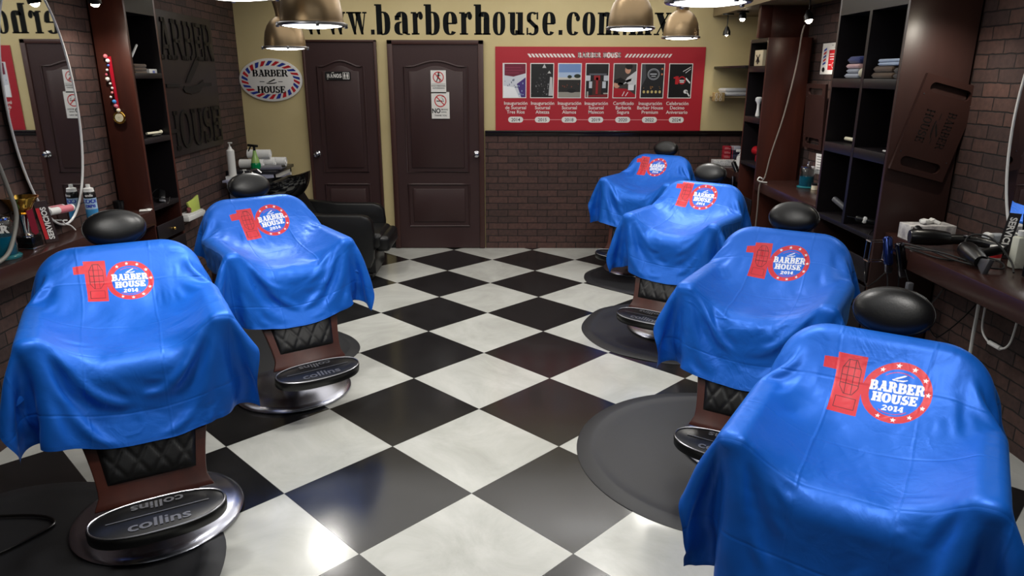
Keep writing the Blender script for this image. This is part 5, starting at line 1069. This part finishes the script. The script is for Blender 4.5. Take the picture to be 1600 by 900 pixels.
g = G(); g.cyl((0, 0, .19), (0, 0, .225), .012); g.box((-.012, 0, .235), (.10, .02, .024), (0, .1, 0), bev=.006); g.box((-.045, 0, .205), (.012, .014, .055), (0, .5, 0), bev=.004); g.obj('trigger', BLKPL, t)
t = thing('pump_bottle', 'tall slim white pump bottle against the left brick wall', 'bottle', (-2.60, 6.72, .90)); g = G(); g.bx(-.05, .05, -.05, .05, -.03, 0); g.lathe([(0, 0), (.034, 0), (.036, .01), (.036, .235), (.016, .255), (.014, .27), (0, .27)], seg=28); g.obj('bottle_body', WHITEPL, t); g = G(); g.cyl((0, 0, .27), (0, 0, .30), .006); g.box((.006, 0, .306), (.04, .016, .012), bev=.004); g.obj('pump', WHITEPL, t)
g = G(); g.bx(-.06, .06, -.12, .12, -.02, 0, bev=.004); tag(g.obj('corner_shelf', mat('lilac_grey', (150, 152, 176), .4), loc=(-2.60, 6.72, .87)), 'small grey shelf under the slim pump bottle', 'shelf')
t = thing('pump_bottle', 'short white pump bottle behind the left headrest', 'bottle', (-2.47, 6.66, .86)); g = G(); g.lathe([(0, 0), (.03, 0), (.032, .06), (.012, .075), (0, .075)], seg=24); g.obj('bottle_body', WHITEPL, t); g = G(); g.cyl((0, 0, .075), (0, 0, .1), .005); g.box((.006, 0, .103), (.035, .014, .01), bev=.003); g.obj('pump', WHITEPL, t)
g = G(); g.bx(-.1, .1, -.06, .06, -.03, 0, bev=.004); tag(g.obj('side_ledge', mat('lilac_grey', (150, 152, 176), .4), loc=(-2.52, 6.66, .86)), 'grey ledge beside the shampoo bowl under the short bottle', 'shelf')

# ================================================================== NEAR RIGHT WORKTOP
t = thing('tissue_box', 'white marbled tissue box at the foot of the big tower', 'tissue box', (2.31, 3.83, .951)); g = G(); g.box((0, 0, .043), (.25, .12, .085), bev=.003); g.obj('box_body', mat('marble_card', (214, 212, 208), .45, var=(22, (150, 146, 150), .3)), t)
g = G(); 
for k in range(5): g.box((random.uniform(-.04, .04), random.uniform(-.01, .01), .095 + random.uniform(0, .008)), (.06, .03, .02), (random.uniform(-.5, .5), random.uniform(-.4, .4), random.uniform(0, 3)), bev=.006)
g.obj('tissue', WHITEPL, t)
def dryer(label, loc, rot, noz=True):
    t = thing('hair_dryer', label, 'hair dryer', loc); t.rotation_euler = rot
    g = G(); g.lathe([(0, -.10), (.036, -.098), (.042, -.08), (.043, .0), (.036, .06), (.03, .085), (0, .085)], seg=36, M=Matrix.Rotation(PI / 2, 3, 'Y')); g.obj('barrel', BLKPL, t)
    g = G(); g.lathe([(0, -.104), (.034, -.103), (.034, -.099), (0, -.099)], seg=30, M=Matrix.Rotation(PI / 2, 3, 'Y')); g.obj('steel_ring', STEEL, t)
    g = G(); g.tube([(-.02, 0, -.02), (-.03, .02, -.06), (-.035, .05, -.12)], [.022] * 20, 12); g.obj('handle', BLKPL, t)
    if noz: g = G(); g.prism([(-.018, -.0), (.018, .0), (.042, .075), (-.042, .075)], (.085, 0, .012), (0, 1, 0), (1, 0, 0), .024, bev=.005, off=0); g.obj('nozzle', mat('grey_rubber', (62, 62, 66), .45), t)
    return t
dryer('black hair dryer lying lengthwise in front of the tissue box', (2.20, 3.60, 1.012), (1.3, .0, -.25), False)
dryer('black hair dryer with flat grey nozzle pointing at the camera', (2.21, 3.26, 1.0), (1.35, .12, -1.75))
t = thing('hair_trimmer', 'curved black styling tool behind the two dryers', 'trimmer', (2.34, 3.50, .951)); g = G(); g.tube([(-.12, .09, .045), (-.02, .06, .06), (.08, .0, .055), (.12, -.1, .04)], .026, 14, smooth=5); g.obj('tool_body', BLKPL, t); g = G(); g.ball((.0, .03, .085), (.014, .02, .006), seg=14); g.obj('button', STEEL, t)
g = G()
for z_, pts in enumerate([[(2.08, 3.62, .975), (2.1, 3.45, .985), (2.13, 3.3, .975), (2.18, 3.2, .97), (2.28, 3.15, .965), (2.36, 3.3, .965), (2.3, 3.45, .965)],
                          [(2.06, 3.58, .965), (2.09, 3.5, .96), (2.12, 3.36, .96), (2.2, 3.34, .965), (2.26, 3.4, 1.06), (2.30, 3.3, 1.08), (2.33, 3.18, 1.0), (2.30, 3.1, .96)],
                          [(2.05, 3.66, .96), (2.085, 3.5, .975), (2.11, 3.38, .99), (2.15, 3.28, .985), (2.2, 3.22, .97)]]): g.tube(pts, .0045, 8, smooth=7)
tag(g.obj('dryer_cords', CORDM), 'tangled black dryer cords at the edge of the right worktop', 'cords')
rk = t = thing('clipper_rack', 'chrome wire rack clamped on the front edge of the right worktop', 'rack', (2.055, 3.72, .90))
g = G()
for dy in (0, .05):
    g.tube([(-.10, dy, .06), (.0, dy, .06), (.0, dy, -.05), (-.10, dy, -.05)], .004, 8, closed=True, smooth=1)
for xx, zz in ((-.1, .06), (-.1, -.05), (0, .06), (0, -.05)): g.cyl((xx, 0, zz), (xx, .05, zz), .004, seg=8)
g.bx(-.0, .02, -.12, .06, .02, .035); g.obj('wire_frame', CHROME, t)
clipper('blue and chrome clipper standing in the wire rack', (2.02, 3.66, .925), (1.25, .1, .3), mat('dark_blue_chrome', (40, 56, 110), .15, .8), s=1.05)
clipper('silver topped black clipper hanging in the wire rack', (2.06, 3.60, .91), (1.4, -.15, .2), mat('dark_chrome', (60, 60, 66), .2, 1))
g = G()
for pts in ([(2.06, 3.60, .84), (2.05, 3.55, .7), (2.04, 3.52, .55), (2.05, 3.5, .35)], [(2.03, 3.66, .84), (2.02, 3.6, .7), (2.03, 3.58, .5), (2.02, 3.5, .35)], [(2.07, 3.56, .85), (2.09, 3.5, .75), (2.10, 3.4, .7), (2.12, 3.35, .75), (2.12, 3.3, .82)]): g.tube(pts, .0035, 6, smooth=5)
wo = g.obj('clipper_cords', BLKPL, rk); wo.location = (-2.055, -3.72, -.90)
g = G(); g.box((0, 0, 0), (.03, .03, .06), bev=.005); tag(g.obj('power_adapter', mat('grey_plastic', (88, 88, 92), .4), loc=(2.065, 3.49, .77)), 'small grey power adapter hanging under the right worktop', 'adapter')
t = thing('soap_dispenser', 'grey white box standing by the wall behind the dryers', 'box', (2.47, 3.52, .951)); g = G(); g.box((0, 0, .05), (.10, .05, .10), bev=.012, seg=3); g.obj('box_body', mat('pale_grey', (176, 180, 186), .3), t); g = G(); g.box((-.03, -.005, .055), (.03, .052, .1), bev=.01); g.obj('front_edge', WHITEPL, t)
g = G(); g.m(WHITEPL).lathe([(0, 0), (.026, 0), (.028, .07), (0, .07)], seg=22); g.m(RED).lathe([(.0275, .015), (.0285, .04)], seg=22); tag(g.obj('foam_cup', None, loc=(2.39, 3.37, .951)), 'small white and red cup beside the white bottle', 'cup')
t = thing('shampoo_bottle', 'tall square cream bottle on the right worktop', 'bottle', (2.395, 3.22, .951)); g = G(); g.box((0, 0, .075), (.062, .05, .15), bev=.008); g.lathe([(0, .15), (.02, .15), (.02, .158), (0, .158)], seg=24); g.obj('bottle_body', mat('ivory_plastic', (208, 210, 196), .35), t); g = G(); g.lathe([(.0, .156), (.021, .156), (.021, .178), (0, .178)], seg=24); g.obj('screw_cap', WHITEPL, t)
t = thing('shampoo_bottle', 'pale green slim bottle behind the cream bottle', 'bottle', (2.475, 3.24, .951)); g = G(); g.lathe([(0, 0), (.024, 0), (.026, .1), (.012, .13), (0, .13)], seg=24); g.obj('bottle_body', mat('mint', (190, 206, 190), .3), t); g = G(); g.cyl((0, 0, .13), (0, 0, .165), .01); g.obj('nozzle_cap', WHITEPL, t)
t = thing('square_bottle', 'black square bottle with white lettering at the right edge', 'bottle', (2.36, 3.045, .951))
g = G(); g.box((0, 0, .055), (.085, .06, .11), bev=.005); g.lathe([(.03, .108), (.016, .13), (.014, .16), (0, .16)], seg=20); g.obj('bottle_body', mat('black_bottle', (12, 14, 20), .2), t)
g = G(); T_ = []
for i, (tx, hh) in enumerate((('JB', .018), ('aftershave', .009), ('cologne', .010), ('MEN', .014))): T_ += sans(tx, hh, -.004, .083 - i * .02, .02, sx=.95)
T_ += [R4(-.036, .03, .012, .015)]; g.polys(T_, (0, -.0305, 0), EX, EZ); g.obj('bottle_lettering', WHITE, t, smooth=0)
t = thing('services_placard', 'narrow services placard with vertical white letters beside the right mirror', 'sign', (2.475, 3.42, .951)); ex_ = Vector((.75, -.66, 0)).normalized(); up_ = Vector((.15, .0, 1)).normalized()
g = G(); g.m(mat('placard_black', (24, 20, 22), .4)).prism(R4(-.026, .024, 0, .225), (-.02, 0, 0), ex_, up_, .012); g.m(WHITE).polys(sans('SERVICIOS', .028, -.014, .11, .03, rot=-PI / 2), (-.02, 0, 0), ex_, up_, off=.0125); g.obj('placard', None, t, smooth=0)
g = G(); g.tube([(2.45, 3.52, .84), (2.45, 3.50, .66), (2.455, 3.505, .52), (2.45, 3.49, .38)], .009, 8); tag(g.obj('white_pipe_cable', WHITEPL), 'straight white cable on the wall under the right worktop', 'cable')
t = thing('extension_lead', 'white cable looping below the right worktop with inline switch', 'cable', (0, 0, 0)); g = G(); g.tube([(2.36, 3.32, .84), (2.35, 3.308, .72), (2.35, 3.296, .613), (2.35, 3.233, .57), (2.35, 3.15, .57), (2.35, 3.10, .61), (2.35, 3.083, .70), (2.35, 3.08, .84)], .005, 8, smooth=6); g.obj('lead', WHITEPL, t); g = G(); g.cyl((2.35, 3.23, .571), (2.35, 3.15, .571), .011); g.obj('inline_switch', WHITEPL, t)
g = G(); g.tube([(2.0, 3.2, .70), (2.05, 3.2, .62), (2.12, 3.25, .60), (2.25, 3.3, .68), (2.36, 3.3, .84)], .0035, 8, smooth=6); tag(g.obj('black_wire', BLKPL), 'thin black wire crossing under the right worktop behind the headrest', 'cable')
